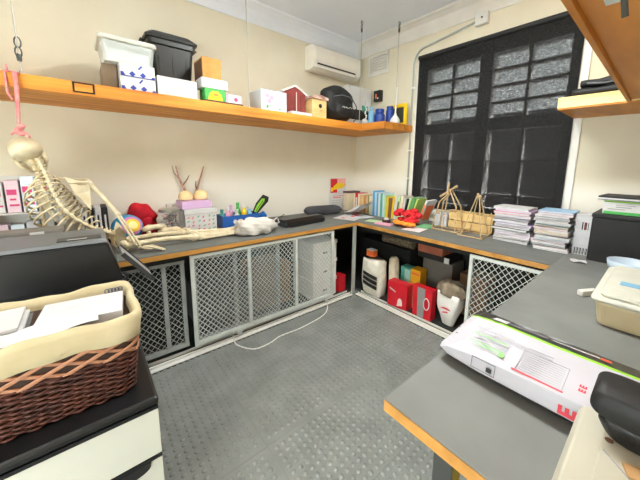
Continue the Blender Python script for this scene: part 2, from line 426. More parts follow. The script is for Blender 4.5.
# ------------------------------------------------------------------ shelves
SZ0, SZ1 = 2.019, 2.104
t = thing('wall_shelf', 'thick pine shelf along left wall turning the corner', 'shelf', (0, 0, SZ0))
P('long_plank', PINE, t, XB+.05, -.003, -.662, -.003, 0, .085, .004)
P('return_plank', PINEY, t, -.568, -.003, -1.02, -.6635, 0, .085, .004)
t = thing('wall_shelf', 'pine shelf at upper right running overhead with plywood underside', 'shelf', (0, 0, SZ0))
b = MB(); b.box(XB+.05, -.575, YC+.003, -3.0365, .018, .085); b.build('deck_board', PLY, t)
P('front_beam', PLY, t, XB+.05, -.575, -3.036, -3.018, 0.0, .085, .002)
P('batten', PLY, t, -1.75, -.60, -3.22, -3.18, .002, .0175, .002)
P('return_plank', PALEPINE, t, -.568, -.003, YC+.003, -2.650, .010, .085, .004); P('underside_board', PLY, t, -.564, -.003, YC+.003, -2.654, 0, .0098)
P('washer_plate', WSTEEL, t, -2.19, -2.14, -3.165, -3.085, .013, .0175, .001)
b = MB(); b.tube([(-2.155, -3.122, .0125), (-2.145, -3.128, -.03)], .007, 8); b.build('bolt', DKSTEEL, t)
def rod(label, x, y, z0, z1, turn=None):
    t = thing('hanging_rod', label, 'rod', (x, y, z0))
    b = MB(); b.tube([(0, 0, 0), (0, 0, z1-z0)], .0042, 8); b.build('rod', ROD, t)
    b = MB(); b.lathe([(.018, 0), (.018, .004), (.009, .005), (.009, .016)], 12, (0, 0, .0)); b.build('nut', ROD, t)
    if turn:
        zc = turn-z0; b = MB()
        for i in range(2): b.tube([(.014*math.cos(a)+.002*i, .0, zc+.055*i+.03*math.sin(a)) for a in [2*PI*k/12 for k in range(13)]], .004, 6)
        b.lathe([(.01, -.05), (.012, -.03), (.01, -.01)], 8, (0, 0, zc)); b.build('turnbuckle', DKSTEEL, t)
rod('thin white hanging rod between the small boxes and the floral box', -2.035, -.64, SZ1, 3.299)
rod('hanging rod with turnbuckle above the skull cord', -3.468, -.64, SZ1, 3.299, 2.225)
rod('hanging rod with hook in front of the air conditioner', -.560, -.61, SZ1, 3.299, 3.22)
rod('hanging rod with hook left of the grey conduit', -.215, -.90, SZ1, 3.299, 3.23)
# label frame on shelf front
t = thing('label_frame', 'small black label frame on the front of the pine shelf', 'label frame', (-3.19, -.6625, 2.068))
b = MB()
for a in ((-.055, .055, .024, .032), (-.055, .055, -.032, -.024), (-.055, -.046, -.024, .024), (.046, .055, -.024, .024)): b.box(a[0], a[1], -.006, 0, a[2], a[3])
b.build('metal_frame', BLKP, t); P('label_card', PINE, t, -.0455, .0455, -.002, 0, -.0235, .0235)

# ------------------------------------------------------------------ wall fittings
t = thing('air_conditioner', 'white split air conditioner high on left wall by the corner', 'air conditioner', (-.56, 0, 2.92))
W = .405
prof = [(-.003, .15), (-.15, .15), (-.205, .12), (-.22, .05), (-.215, -.06), (-.18, -.12), (-.12, -.145), (-.003, -.14)]
b = MB(); b.prism([(y, z) for y, z in prof], -W, W, 'x'); b.build('body', ACP, t, .008)
b = MB(); b.box(-W+.015, W-.015, -.226, -.2205, -.045, .055); b.build('front_panel', ACP, t, .003)
P('air_outlet', INK, t, -W+.05, W-.10, -.214, -.190, -.088, -.074, label='dark air outlet slot')
b = MB(); b.box(-W+.04, W-.09, -.0, .006, 0, .05, M=Matrix.Translation(V(0, -.205, -.125)) @ Matrix.Rotation(-.6, 4, 'X')); b.build('louvre', ACP, t)
P('display_cap', PLAST, t, W-.09, W-.03, -.208, -.19, -.115, -.085, .003)
t = thing('wall_vent', 'square cream air vent on the window wall near the corner', 'vent', (0, -.41, 2.975))
b = MB()
for a in ((-.175, .175, .105, .135), (-.175, .175, -.135, -.105), (-.175, -.145, -.105, .105), (.145, .175, -.105, .105)): b.box(-.022, -.001, a[0], a[1], a[2], a[3])
b.build('frame', TRIM, t, .003)
for k in range(6):
    b = MB(); b.box(-.004, .004, -.144, .144, -.016, .016, M=Matrix.Translation(V(-.011, 0, -.088+k*.035)) @ Matrix.Rotation(.5, 4, 'Y')); b.build('slat', TRIM, t)
t = thing('conduit_pipe', 'grey electrical conduit curving up beside the blind', 'conduit', (-.016, -1.0, 0))
pts = [(0, 0, BZ+.002), (0, 0, 2.82)]+[(0, -.14*(1-math.cos(a)), 2.82+.18*math.sin(a)) for a in [PI/2*k/8 for k in range(1, 9)]]
pts += [(0, -.40, 3.035), (0, -.735, 3.085)]
b = MB(); b.tube(pts, .0115, 10); b.build('pipe', STEEL, t, smooth=True)
for z in (1.42, 1.78, 2.55): P('saddle_clip', TRIM, t, -.016, .016, -.028, .028, z, z+.02, .003)
t = thing('junction_box', 'white square junction box above the blind', 'junction box', (0, -1.80, 3.085))
P('housing', PLAST, t, -.06, -.001, -.062, .062, -.055, .055, .006); b = MB(); b.lathe([(.009, 0), (.009, .006)], 12, (-.061, -.01, .005), M=Matrix.Rotation(-PI/2, 3, 'Y')); b.build('socket_hole', INK, t)
# roller blind
t = thing('roller_blind', 'large black roller blind covering the whole window', 'blind', (-.04, -1.86, 1.085))
b = MB(); b.box(-.0006, .0006, -.795, .772, .02, 1.775); b.build('blind_fabric', BLIND, t)
b = MB(); b.tube([(0, -.795, 1.795), (0, .772, 1.795)], .026, 14); b.build('roller_tube', FABK, t)
P('hem_bar', FABK, t, -.006, .006, -.795, .772, 0, .022, .002)
# ceiling lamps; the one by the entrance is unseen and added for fill
for lx, lab in ((-1.8, 'fluorescent ceiling lamp above the middle of the aisle'), (-4.1, 'added unseen fill lamp on the ceiling nearer the entrance end')):
    t = thing('ceiling_lamp', lab, 'lamp', (lx, -2.2, 3.20)); P('housing', PLAST, t, -.17, .17, -.68, .68, .03, .099, .004); P('diffuser', TUBE, t, -.15, .15, -.66, .66, .0, .029, .004)

# ================================================================== things on the long shelf
def carton(name, label, cat, x0, x1, y0, y1, z0, z1, m, rz=0, flaps=True, group=None, tape=None):
    cx, cy = (x0+x1)/2, (y0+y1)/2; hx, hy, h = (x1-x0)/2, (y1-y0)/2, z1-z0
    t = thing(name, label, cat, (cx, cy, z0), rz, group)
    P('body', m, t, -hx, hx, -hy, hy, 0, h-.002, .003)
    if flaps:
        P('flap', m, t, -hx+.001, hx-.001, -hy+.001, -.001, h-.0018, h, .0005); P('flap', m, t, -hx+.001, hx-.001, .001, hy-.001, h-.0018, h, .0005)
    if tape: P('tape', tape, t, -hx, hx, -.02, .02, h+.0002, h+.0008)
    return t, hx, hy, h
def decal(name, m, parent, polys, y, th=.0012, M=None):
    """flat printed shapes standing on a -y facing side; polys in (x, z)"""
    b = MB()
    for p in polys: b.prism(p, y-th, y, 'y', M=M)
    return b.build(name, m, parent)
def rect(x0, x1, z0, z1): return [(x0, z0), (x1, z0), (x1, z1), (x0, z1)]
S = SZ1
carton('cardboard_box', 'grey brown box under the left end of the translucent tub', 'box', -3.075, -2.99, -.50, -.22, S, S+.188, mat('grey_brown_card', '8D7B66', None, .8))
for i, (z, nm) in enumerate(((S, 'lower'), (S+.0945, 'upper'))):
    t, hx, hy, h = carton('printed_box', 'white box with blue diamond print, %s of the pair under the tub' % nm, 'box', -2.982, -2.768, -.62, -.40, z, z+.094, WHITE, group='blue and white boxes under the tub')
    pol = [[(x-.02, .022), (x, .002), (x+.02, .022), (x, .042)] for x in (-.035, .03)]+[[(-.104, .002), (-.075, .002), (-.088, .03), (-.104, .03)], [(.075, .002), (.104, .002), (.104, .02), (.088, .02)], rect(-.104, .104, .002, .008)]
    decal('blue_print', BLUE, t, pol, -hy); decal('pen_drawing', BLUE, t, [[(.0, .062), (.008, .056), (.03, .082), (.022, .088)]], -hy)
# translucent tub on the boxes
t = thing('storage_tub', 'translucent white storage tub on top of the blue printed boxes', 'tub', (-2.92, -.42, S+.1895))
b = rbox(-.155, .165, -.18, .18, 0, .135, .03, taper=.08); b.build('tub_body', TUB, t, smooth=False)
P('contents', mat('pale_blue_papers', 'CFE2E6', 'E8E4D2', .8, 9), t, -.125, .13, -.15, .15, .006, .09, .01)
b = rbox(-.172, .182, -.197, .197, .136, .168, .035); b.build('lid', mat('milky_lid_plastic', 'D5D5C9', None, .35), t, .006)
t, hx, hy, h = carton('white_box', 'plain long white box in front of the black bin', 'box', -2.755, -2.472, -.62, -.38, S, S+.142, WHITE)
decal('printed_lines', GINK, t, [rect(-.05, .03, .062, .065), rect(-.05, .06, .078, .081), rect(-.09, -.07, .02, .023)], -hy)
# black bin
t = thing('wheelie_bin', 'black plastic bin with lid standing behind the white box', 'bin', (-2.57, -.19, S))
def quad_ring(hx, hy, z, r, n=4):
    out = []
    for sx, sy, a0 in ((1, 1, 0), (-1, 1, PI/2), (-1, -1, PI), (1, -1, 3*PI/2)):
        for i in range(n+1):
            a = a0+PI/2*i/n; out.append(V(sx*(hx-r)+r*math.cos(a), sy*(hy-r)+r*math.sin(a), z))
    return out
BIN = mat('dark_green_black_plastic', '24282A', '1D2123', .38, 6)
b = MB(); b.loft([quad_ring(.125, .115, 0, .02), quad_ring(.128, .118, .02, .025), quad_ring(.165, .15, .455, .03), quad_ring(.182, .165, .46, .03), quad_ring(.182, .165, .50, .03)]); b.build('bin_body', BIN, t, .003)
b = MB(); b.loft([quad_ring(.195, .178, .501, .03), quad_ring(.20, .182, .522, .03), quad_ring(.155, .135, .565, .04), quad_ring(.10, .08, .572, .04)]); b.build('lid', BIN, t, .004)
for sx in (-1, 1):
    b = MB(); b.tube([(sx*.19, -.05, .49), (sx*.212, -.05, .50), (sx*.212, .05, .50), (sx*.19, .05, .49)], .009, 8); b.build('handle', BIN, t, smooth=True)
for x in (-.09, 0, .09): 
    b = MB(); b.loft([[V(x-.006, -.119, .03), V(x+.006, -.119, .03), V(x+.006, -.113, .03), V(x-.006, -.113, .03)], [V(x*1.2-.006, -.151, .38), V(x*1.2+.006, -.151, .38), V(x*1.2+.006, -.143, .38), V(x*1.2-.006, -.143, .38)]]); b.build('rib', BIN, t)
# pile of little boxes
t = thing('tray', 'thin dark tray under the yellow and pink little boxes', 'tray', (-2.265, -.56, S)); P('base', BROWN, t, -.165, .165, -.095, .10, 0, .004); 
P('rim', BROWN, t, -.165, .165, -.099, -.0955, 0, .012)
t, hx, hy, h = carton('tea_box', 'green box with yellow label on the dark tray', 'box', -2.418, -2.252, -.645, -.50, S+.0045, S+.110, GRN)
decal('yellow_label', YEL, t, [[(-.062, .012), (.062, .012), (.05, .06), (.025, .085), (-.025, .085), (-.05, .06)]], -hy); decal('red_dot', ORG, t, [rect(-.015, .02, .05, .062)], -hy-.0013)
t, hx, hy, h = carton('tea_box', 'white box with pink flower print at the tray right end', 'box', -2.247, -2.110, -.645, -.50, S+.0045, S+.088, WHITE)
decal('pink_print', MAG, t, [[(.02+.018*math.cos(a), .042+.018*math.sin(a)) for a in [2*PI*k/8 for k in range(8)]]], -hy); decal('pink_edge', PINKP, t, [rect(-.066, -.05, .004, .08)], -hy)
t, hx, hy, h = carton('white_box', 'flat white box lying across the green box', 'box', -2.440, -2.226, -.64, -.48, S+.1105, S+.190, WHITE)
t, hx, hy, h = carton('cardboard_box', 'brown cardboard box on top of the flat white box', 'box', -2.425, -2.272, -.63, -.40, S+.1905, S+.355, mat('kraft_card', 'CD9D58', 'BE8C48', .8, 8), rz=.0)
decal('lid_edge', CARDB, t, [rect(-hx-.002, hx+.002, .095, .101)], -hy)
P('brown_side_panel', BROWN, t, -hx-.001, -hx, -hy+.01, hy-.01, .0, .15)  # brown panel covering most of the left side
# floral box
t, hx, hy, h = carton('floral_box', 'pale blue box with pink floral print beside the dark red house', 'box', -1.90, -1.622, -.62, -.36, S, S+.195, mat('pale_blue_card', 'D9E6F0', None, .6))
fl = [[(cx+.024*math.cos(a), cz+.022*math.sin(a)) for a in [2*PI*k/7 for k in range(7)]] for cx, cz in ((-.075, .14), (-.03, .125), (-.055, .09))]
decal('pink_flowers', PINKP, t, fl, -hy); decal('green_leaves', GRN, t, [[(-.09, .03), (-.07, .02), (-.06, .05), (-.08, .06)], rect(.05, .07, .02, .035)], -hy); decal('printed_text', LILAC, t, [rect(.0, .11, .10, .115), rect(.02, .10, .07, .078)], -hy)
t = thing('paper_stack', 'thin white papers lying in front of the dark red house', 'papers', (-1.46, -.60, S)); P('sheets', PAPER, t, -.115, .14, -.045, .04, 0, .03, .002)
# doll house
t = thing('toy_house', 'dark red wooden toy house with white gable edges', 'toy house', (-1.462, -.355, S), 0)
b = MB(); b.prism([(-.135, 0), (.135, 0), (.135, .235), (0, .30), (-.135, .235)], -.17, .14, 'y'); b.build('walls', MAROON, t)
for sg in (-1, 1):
    b = MB(); b.prism([(0, .302), (0, .322), (sg*.155, .243), (sg*.155, .226)], -.185, .155, 'y'); b.build('roof_panel', mat('pale_roof_paint', 'E4DAD6', None, .6), t)
for x in (-.075, .0, .075): P('plank_seam', BROWN, t, x-.003, x+.003, -.1725, -.1701, .002, .22)
P('door_post', mat('pale_roof_paint', 'E4DAD6'), t, .015, .024, -.1745, -.1726, .0, .25)
# bird house
t = thing('bird_house', 'pale wooden bird house with round black hole', 'bird house', (-1.20, -.53, S))
P('box', WOODL, t, -.095, .10, -.09, .09, 0, .20, .003)
b = MB(); b.prism([(-.115, .2005), (.115, .2005), (.11, .222), (0, .245), (-.11, .222)], -.11, .10, 'y'); b.build('roof', mat('pinkish_white_bark', 'D9C2B2', '9A6F62', .9, 22), t)
b = MB(); b.lathe([(.022, 0), (.022, .003)], 18, (.01, -.0905, .13), M=Matrix.Rotation(PI/2, 3, 'X')); b.build('entrance_hole', INK, t)
b = MB(); b.tube([(.01, -.09, .085), (.01, -.125, .085)], .005, 8); b.build('perch', STICK, t)
# black backpack
t = thing('backpack', 'bulging black nylon backpack leaning on the shelf', 'bag', (-.80, -.46, S), -.1)
def bagfn(p, d):
    k = 1+.06*math.sin(d.z*7+d.x*5)+.04*math.sin(d.x*9+1); return V(p.x*k-(.06*max(0, p.z)), p.y*k, p.z*(1.0+.06*d.x))
b = MB(); b.ell((-.02, 0, .212), (.25, .135, .228), fn=bagfn, nu=28, nv=18); o = b.build('bag_body', FABK, t, smooth=True)
b = MB(); b.ell((.02, -.10, .14), (.15, .07, .11), nu=20, nv=12, fn=bagfn); b.build('front_pocket', FABK, t, smooth=True)
b = MB(); b.tube([(-.14, -.12, .28), (-.05, -.165, .30), (.06, -.165, .29), (.15, -.13, .25)], .004, 6); b.build('zip', GREYP, t)
b = MB(); b.tube([(.14, -.09, .32), (.20, -.13, .20), (.21, -.12, .06), (.16, -.13, .02)], .013, 8, flat=.4); b.build('strap', FABK, t, smooth=True)
b = MB()
for i in range(4): b.tube([(-.05+.05*i, -.172, .16+.012*(i % 2)), (-.03+.05*i, -.176, .175-.014*(i % 2)), (-.012+.05*i, -.176, .155)], .003, 5)
b.build('white_embroidery', WHITE, t)
# white carton with green logo behind the backpack
t, hx, hy, h = carton('white_carton', 'tall white carton with green mark standing behind the backpack', 'box', -.52, -.075, -.36, -.10, S, S+.53, WHITE)
decal('green_mark', TEAL, t, [[(.03, .30), (.16, .30), (.15, .22), (.115, .20), (.10, .225), (.08, .20), (.045, .22)]], -hy); decal('dark_band', BLKM, t, [rect(-hx+.001, hx-.001, .10, .235)], -hy)
t = thing('black_box', 'small black box with red print on the window wall above the white carton', 'box', (-.031, -.445, 2.475)); P('housing', BLKM, t, -.030, .030, -.06, .06, 0, .145, .004)
b = MB(); b.box(-.0312, -.0302, .0, .028, .04, .10); b.build('red_print', ORG, t); b = MB(); b.box(-.0312, -.0302, -.03, -.008, .03, .05); b.build('white_print', WHITE, t)
# small things on the short return shelf
t = thing('ball', 'small white ball with a beaded string by the backpack', 'ball', (-.395, -.548, S)); b = MB(); b.ell((0, 0, .046), (.046, .046, .046)); b.build('ball', WHITE, t, smooth=True)
t = thing('bead_string', 'white bead string hanging down the right side of the backpack', 'string', (-.455, -.62, S)); b = MB()
for k in range(14): b.ell((.012*math.sin(k*1.7), .004*math.cos(k), .012+.021*k), (.011, .011, .011), nu=8, nv=6)
b.build('beads', WHITE, t, smooth=True)
def bottle(label, loc, r, h, m, capm, name='bottle'):
    t = thing(name, label, 'bottle', loc)
    b = MB(); b.lathe([(r*.92, 0), (r, .006), (r, h*.66), (r*.85, h*.75), (r*.42, h*.83), (r*.42, h*.86)], 18); b.build('bottle_body', m, t, smooth=False)
    b = MB(); b.lathe([(r*.5, h*.862), (r*.5, h*.98), (r*.4, h)], 14); b.build('cap', capm, t)
    return t
bottle('light blue plastic bottle beside the white ball', (-.335, -.605, S), .040, .245, LBLUE, LBLUE)
bottle('small green bottle behind the light blue bottle', (-.20, -.62, S), .033, .20, GRN, WHITE)
t = thing('jar', 'dark blue screw top jar on the short shelf', 'jar', (-.34, -.75, S))
b = MB(); b.lathe([(.06, 0), (.066, .01), (.066, .12), (.05, .14), (.05, .15)], 20); b.build('jar_body', NAVY, t); b = MB(); b.lathe([(.056, .151), (.056, .185), (.05, .19)], 20); b.build('lid', NAVY, t)
t = thing('jar', 'smaller blue jar further back beside the dark blue one', 'jar', (-.20, -.80, S))
b = MB(); b.lathe([(.045, 0), (.05, .01), (.05, .18), (.04, .20)], 18); b.build('jar_body', NAVY, t); b = MB(); b.lathe([(.043, .2005), (.043, .235)], 18); b.build('lid', NAVY, t)
t = thing('picture_frame', 'yellow picture frame standing on the shelf end against the window wall', 'frame', (-.13, -.885, S)); b = MB()
for a in ((-.13, .13, .22, .262), (-.13, .13, 0, .03), (.085, .13, .03, .22), (-.13, -.10, .03, .22)): b.box(-.012, .012, -a[1], -a[0], a[2], a[3])
b.build('frame', YEL, t, .004); P('dark_panel', mat('dark_panel_board', '3A3A30', None), t, .0125, .016, -.085, .10, .0, .22)
t = thing('plunger', 'white plunger with a thin upright white handle', 'plunger', (-.30, -.965, S))
b = MB(); b.lathe([(.06, 0), (.064, .012), (.055, .05), (.03, .085), (.016, .10), (.016, .12)], 20); b.build('cup', PLAST, t, smooth=True); b = MB(); b.tube([(0, 0, .121), (.0, -.012, .42)], .009, 8); b.build('stick', PLAST, t)
# folded black cloth bag on the right-hand short shelf
t = thing('folded_bag', 'folded black nylon bag on the pale shelf at upper right', 'bag', (-.44, -2.92, S))
for i, (y0, y1, z0, z1, s) in enumerate(((-.30, .20, 0, .058, 1), (-.28, .16, .0585, .112, .9))):
    b = MB(); n = 14; rings = []
    for k in range(n+1):
        u = k/n; y = y1+(y0-y1)*u; e = math.sin(PI*min(1, max(.06, u*1.0)))**.35; zz = (z1-z0)*(.55+.45*e)+.006*math.sin(u*17+i)
        rings.append([V(-.10*s+.012*math.sin(u*9), y, z0+.004), V(-.115*s, y, z0+zz*.5), V(-.09*s, y, z0+zz), V(.12*s, y, z0+zz*.95), V(.14*s, y, z0+zz*.4), V(.12*s, y, z0)])
    b.loft(rings); b.build('fold', FABK, t, smooth=True)
b = MB(); b.tube([(-.118, .12, .075), (-.122, .02, .062), (-.12, -.10, .076), (-.12, -.2, .062)], .006, 6); b.build('strap', GREYP, t)

# ================================================================== skeleton and its cord
t = thing('pink_cord', 'pink cord tied from the shelf to the skull top', 'cord', (-3.505, -.70, 1.74))
b = MB(); b.tube([(.012, .02, .36), (.012, .005, .25), (.0, .0, .05), (0, 0, .01)], [.011, .011, .007, .007], 8); b.build('cord', PINK, t, smooth=True)
b = MB(); b.tube([(-.018, .032, .36), (-.018, .034, .40)], .006, 6); b.tube([(.03, .032, .36), (-.03, .034, .366), (-.028, .03, .24), (-.01, .01, .2)], .007, 6); b.build('loop_over_shelf', PINK, t, smooth=True)
b = MB()
for k in range(5):
    a = k*1.3; b.ell((.012*math.cos(a), .012*math.sin(a), .055-.012*k), (.018, .016, .013), nu=10, nv=6)
b.tube([(0, 0, .03), (.03, -.01, .01), (.04, -.012, -.012)], .006, 6); b.tube([(0, 0, .03), (-.025, -.01, .015), (-.035, -.012, .0)], .006, 6)
b.build('knot', PINK, t, smooth=True)
sk = thing('anatomical_skeleton', 'life size bone coloured anatomical skeleton sitting on the left bench', 'skeleton', (-3.09, -.60, BZ+.001))
O = V(-3.09, -.60, BZ+.001)
def wp(*a): return V(*a)-O
# skull
Rk = Matrix.Rotation(-.30, 3, 'Y') @ Matrix.Rotation(-.25, 3, 'X')
def skfn(p, d):
    k = 1
    if d.z < -.25: p = V(p.x*(1-.25*(-d.z-.25)), p.y, -.25*.078-(p.z+.25*.078)*-0.62)
    p.x *= 1-.10*max(0, d.y); p.x *= 1+.05*max(0, -d.y)
    return p
b = MB(); c = wp(-3.500, -.60, 1.655); b.ell(c, (.078, .097, .080), R=Rk, nu=28, nv=18, fn=skfn)
skull = b.build('skull', BONE, sk, smooth=True)
b = MB()
b.ell(c+Rk @ V(0, .075, -.045), (.055, .035, .05), R=Rk, nu=16, nv=10); b.ell(c+Rk @ V(0, .09, -.085), (.034, .025, .028), R=Rk, nu=12, nv=8)
for s_ in (-1, 1): b.tube([c+Rk @ V(s_*.05, .085, -.04), c+Rk @ V(s_*.072, .05, -.045), c+Rk @ V(s_*.072, .0, -.04)], .007, 8)
b.build('face_bones', BONE, skull, smooth=True)
b = MB()
for s_ in (-1, 1): b.ell(c+Rk @ V(s_*.028, .104, -.03), (.018, .012, .016), R=Rk, nu=10, nv=8)
b.ell(c+Rk @ V(0, .112, -.06), (.010, .008, .014), R=Rk, nu=8, nv=6); b.build('eye_and_nose_sockets', INK, skull, smooth=True)
b = MB(); b.tube([c+Rk @ V(-.07, .005, -.035), c+Rk @ V(-.064, .03, -.075), c+Rk @ V(-.03, .105, -.105), c+Rk @ V(.03, .105, -.105), c+Rk @ V(.064, .03, -.075), c+Rk @ V(.07, .005, -.035)], [.008, .011, .012, .012, .011, .008], 8)
b.build('lower_jaw', BONE, skull, smooth=True)
b = MB()
for k in range(12): a = -1.2+2.4*k/11; b.cbox(c+Rk @ V(.035*math.sin(a), .085+.03*math.cos(a), -.108), (.006, .006, .012), R=Rk.to_4x4())
b.build('teeth', WHITE, skull)
# spine
sp = [V(-3.468, -.60, 1.600), V(-3.455, -.615, 1.560), V(-3.434, -.63, 1.482), V(-3.411, -.64, 1.377), V(-3.360, -.635, 1.251), V(-3.257, -.62, 1.141), V(-3.162, -.605, 1.083), V(-3.118, -.60, 1.052)]
def path(pts, u):
    n = len(pts)-1; f = min(max(u, 0), .9999)*n; i = int(f); a = f-i
    p0, p1, p2, p3 = pts[max(i-1, 0)], pts[i], pts[i+1], pts[min(i+2, n)]
    return .5*((2*p1)+(p2-p0)*a+(2*p0-5*p1+4*p2-p3)*a*a+(3*p1-p0-3*p2+p3)*a**3)
def pdir(pts, u): return (path(pts, min(u+.02, .999))-path(pts, max(u-.02, 0))).normalized()
F = V(-.42, .89, -.15).normalized()
vb, vp = MB(), MB()
for k in range(24):
    u = (k+.5)/24; p = path(sp, u)-O; T = pdir(sp, u); Lx = F.cross(T).normalized(); Fw = T.cross(Lx).normalized()
    if Fw.dot(F) < 0: Fw = -Fw
    r = .019+.011*u
    vb.tube([p-T*.008+Fw*.012, p+Fw*.012, p+T*.008+Fw*.012], [r, r*.88, r], 10)
    vp.tube([p, p-Fw*.022+T*.006, p-Fw*(.040)+T*(.014)], [.013, .010, .007], 6)
    for s_ in (-1, 1): vp.tube([p, p+Lx*s_*.018-Fw*.004, p+Lx*s_*.034-Fw*.008], [.008, .007, .006], 6)
rp_ = [path(sp, i/96*.999)-O-F*.032 for i in range(97)]; vp.tube(rp_, [.0065+.0065*abs(math.sin(PI*i/4)) for i in range(97)], 8)
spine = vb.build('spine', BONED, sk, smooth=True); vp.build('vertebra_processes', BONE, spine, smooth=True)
# ribs
for k in range(12):
    u = .25+.043*k; p = path(sp, u)-O; T = pdir(sp, u); Lx = -F.cross(T).normalized()
    if Lx.x < 0: Lx = -Lx
    wd = (.055, .08, .10, .112, .122, .128, .130, .128, .122, .112, .09, .07)[k]; dp = (.09, .13, .15, .165, .175, .18, .18, .175, .16, .14, .11, .09)[k]
    end = 2.75 if k < 7 else (2.4 if k < 10 else 1.5)
    for s_ in (-1, 1):
        pts = []
        for j in range(15):
            th = end*j/14; pts.append(p+Lx*s_*(wd*math.sin(th)**.85 if th < PI else 0)+F*(dp*(1-math.cos(th))/2-.026*math.sin(th*1.3))+T*(.075*(1-math.cos(th*.75)))+V(0, 0, 0))
        b = MB(); b.tube(pts, [.0065]+[.0082]*13+[.006], 6, flat=.65); b.build('rib', BONE, sk, smooth=True)
b = MB(); pts = [path(sp, u)-O+F*dd for u, dd in ((.30, .11), (.38, .155), (.50, .185), (.58, .185))]; b.tube(pts, [.022, .018, .016, .008], 8, flat=.4); b.build('breastbone', BONE, sk, smooth=True)
# shoulder girdles and arms
def bone(pts, r0, rm, r1, n=10):
    b = MB(); pts = [V(*p)-O for p in pts]; N = 10; pp = [path(pts, i/N*.9999) for i in range(N+1)]
    rad = []
    for i in range(N+1):
        u = i/N; e = (abs(u-.5)*2)**4; rad.append(rm+((r0 if u < .5 else r1)-rm)*e)
    b.tube(pp, rad, n); b.ell(pp[0], (r0*1.05,)*3, nu=10, nv=6); b.ell(pp[-1], (r1*1.05,)*3, nu=10, nv=6); return b
shR, shL = V(-3.222, -.57, 1.440), V(-3.478, -.57, 1.352)
def scap(sh, s_):
    b = MB(); sp_ = path(sp, .33); top = sp_+(sh-sp_)*.42+V(0, -.055, .045); low = path(sp, .55)+(sh-sp_)*.70+V(0, -.06, 0); out = sh+V(0, -.045, -.0)
    ps = [top, out, sh+(low-sh)*.3+V(0, -.02, 0), low, low+(top-low)*.5-(sh-sp_)*.05]
    n = len(ps); vs = [p-O for p in ps]+[p-O+V(0, .007, 0) for p in ps]
    b.add(vs, [tuple(range(n)), tuple(range(2*n-1, n-1, -1))]+[(i, n+i, n+(i+1) % n, (i+1) % n) for i in range(n)])
    b.tube([top+(low-top)*.18-O, out+V(0, -.015, .012)-O], [.006, .011], 6); b.tube([low-O, sh+V(0, -.01, -.01)-O], [.005, .008], 6); return b.build('shoulder_blade', BONE, sk)
scap(shR, 1); scap(shL, -1)
for sh in (shR, shL):
    b = bone([sh+V(0, .0, .025), (sh+path(sp, .30)+V(0, .10, 0))*.5+V(0, .05, .015), path(sp, .28)+V(0, .11, -.01)], .009, .006, .009, 6); b.build('collar_bone', BONE, sk, smooth=True)
elR = V(-3.080, -.62, 1.212); wrR = V(-2.985, -.735, .985)
bone([shR, (shR+elR)*.5+V(.004, 0, .006), elR], .024, .0145, .021).build('upper_arm_bone', BONE, sk, smooth=True)
b = bone([elR+V(.006, 0, 0), (elR+wrR)*.5+V(.012, 0, .004), wrR+V(.01, 0, 0)], .012, .007, .010, 8); b.build('radius', BONE, sk, smooth=True)
bone([elR-V(.006, 0, 0), (elR+wrR)*.5-V(.008, 0, 0), wrR-V(.010, 0, 0)], .013, .007, .009, 8).build('ulna', BONE, sk, smooth=True)
elL = V(-3.462, -.60, 1.135); wrL = V(-3.36, -.44, 1.02)
bone([shL, (shL+elL)*.5, elL], .021, .011, .018).build('upper_arm_bone', BONE, sk, smooth=True)
bone([elL, (elL+wrL)*.5, wrL], .013, .008, .010, 8).build('radius', BONE, sk, smooth=True); bone([elL-V(.012, 0, 0), (elL+wrL)*.5-V(.018, 0, 0), wrL-V(.016, 0, 0)], .012, .007, .009, 8).build('ulna', BONE, sk, smooth=True)
def hand(w, d, up_, side):
    h = MB(); d = d.normalized(); s_ = side
    for i in range(5): h.ell(w+d*.012+s_*(-.016+.008*i)-O, (.009, .009, .008), nu=8, nv=6)
    hb = h.build('hand', BONE, sk, smooth=True)
    for i in range(4):
        f = MB(); a = w+d*.03+s_*(-.021+.014*i)-O; ln = (.085, .095, .09, .072)[i]
        pts = [a, a+d*.055+up_*.006, a+d*(.055+ln*.45)-up_*.002, a+d*(.055+ln*.78)-up_*.012, a+d*(.055+ln)-up_*.022]
        f.tube(pts, [.006, .0062, .0058, .005, .004], 6); f.build('finger', BONE, hb, smooth=True)
    f = MB(); a = w+d*.02-s_*.02-O; f.tube([a, a+d*.035-s_*.025, a+d*.065-s_*.034, a+d*.085-s_*.036], [.007, .0065, .0055, .004], 6); f.build('thumb', BONE, hb, smooth=True)
hand(wrR+V(0, 0, -.014), V(.9, -.35, -.08), V(0, 0, 1), V(.35, .9, 0)); hand(wrL+V(0, 0, -.02), V(.5, .7, -.35), V(0, 0, 1), V(.7, -.5, 0))
# pelvis
pc = V(-3.085, -.60, 1.03); b = MB()
for s_ in (-1, 1):
    def wing(u, v, s_=s_):
        a = -1.0+2.2*u; rr = .055+.075*v
        return pc-O+V(-.02+.06*math.cos(a)*(v)+.0*u, s_*(.04+.085*v*(.6+.4*math.sin(a))), .02+rr*math.sin(a)*.85-.02*v)
    b.grid(wing, 10, 6, thick=.007)
    ring = [pc-O+V(.035+.028*math.cos(a), s_*.065, -.055+.034*math.sin(a)) for a in [2*PI*k/10 for k in range(11)]]
    b.tube(ring, .010, 8, caps=False)
    b.ell(pc-O+V(.02, s_*.088, -.03), (.024, .024, .024), nu=10, nv=8)
b.tube([pc-O+V(.06, -.06, -.045), pc-O+V(.075, 0, -.05), pc-O+V(.06, .06, -.045)], .012, 8)
b.build('pelvis', BONE, sk, smooth=True)
b = MB(); b.tube([path(sp, .98)-O, pc-O+V(-.035, 0, .01), pc-O+V(-.035, 0, -.045), pc-O+V(-.015, 0, -.08)], [.034, .030, .018, .008], 10, flat=.6); b.build('sacrum', BONED, sk, smooth=True)
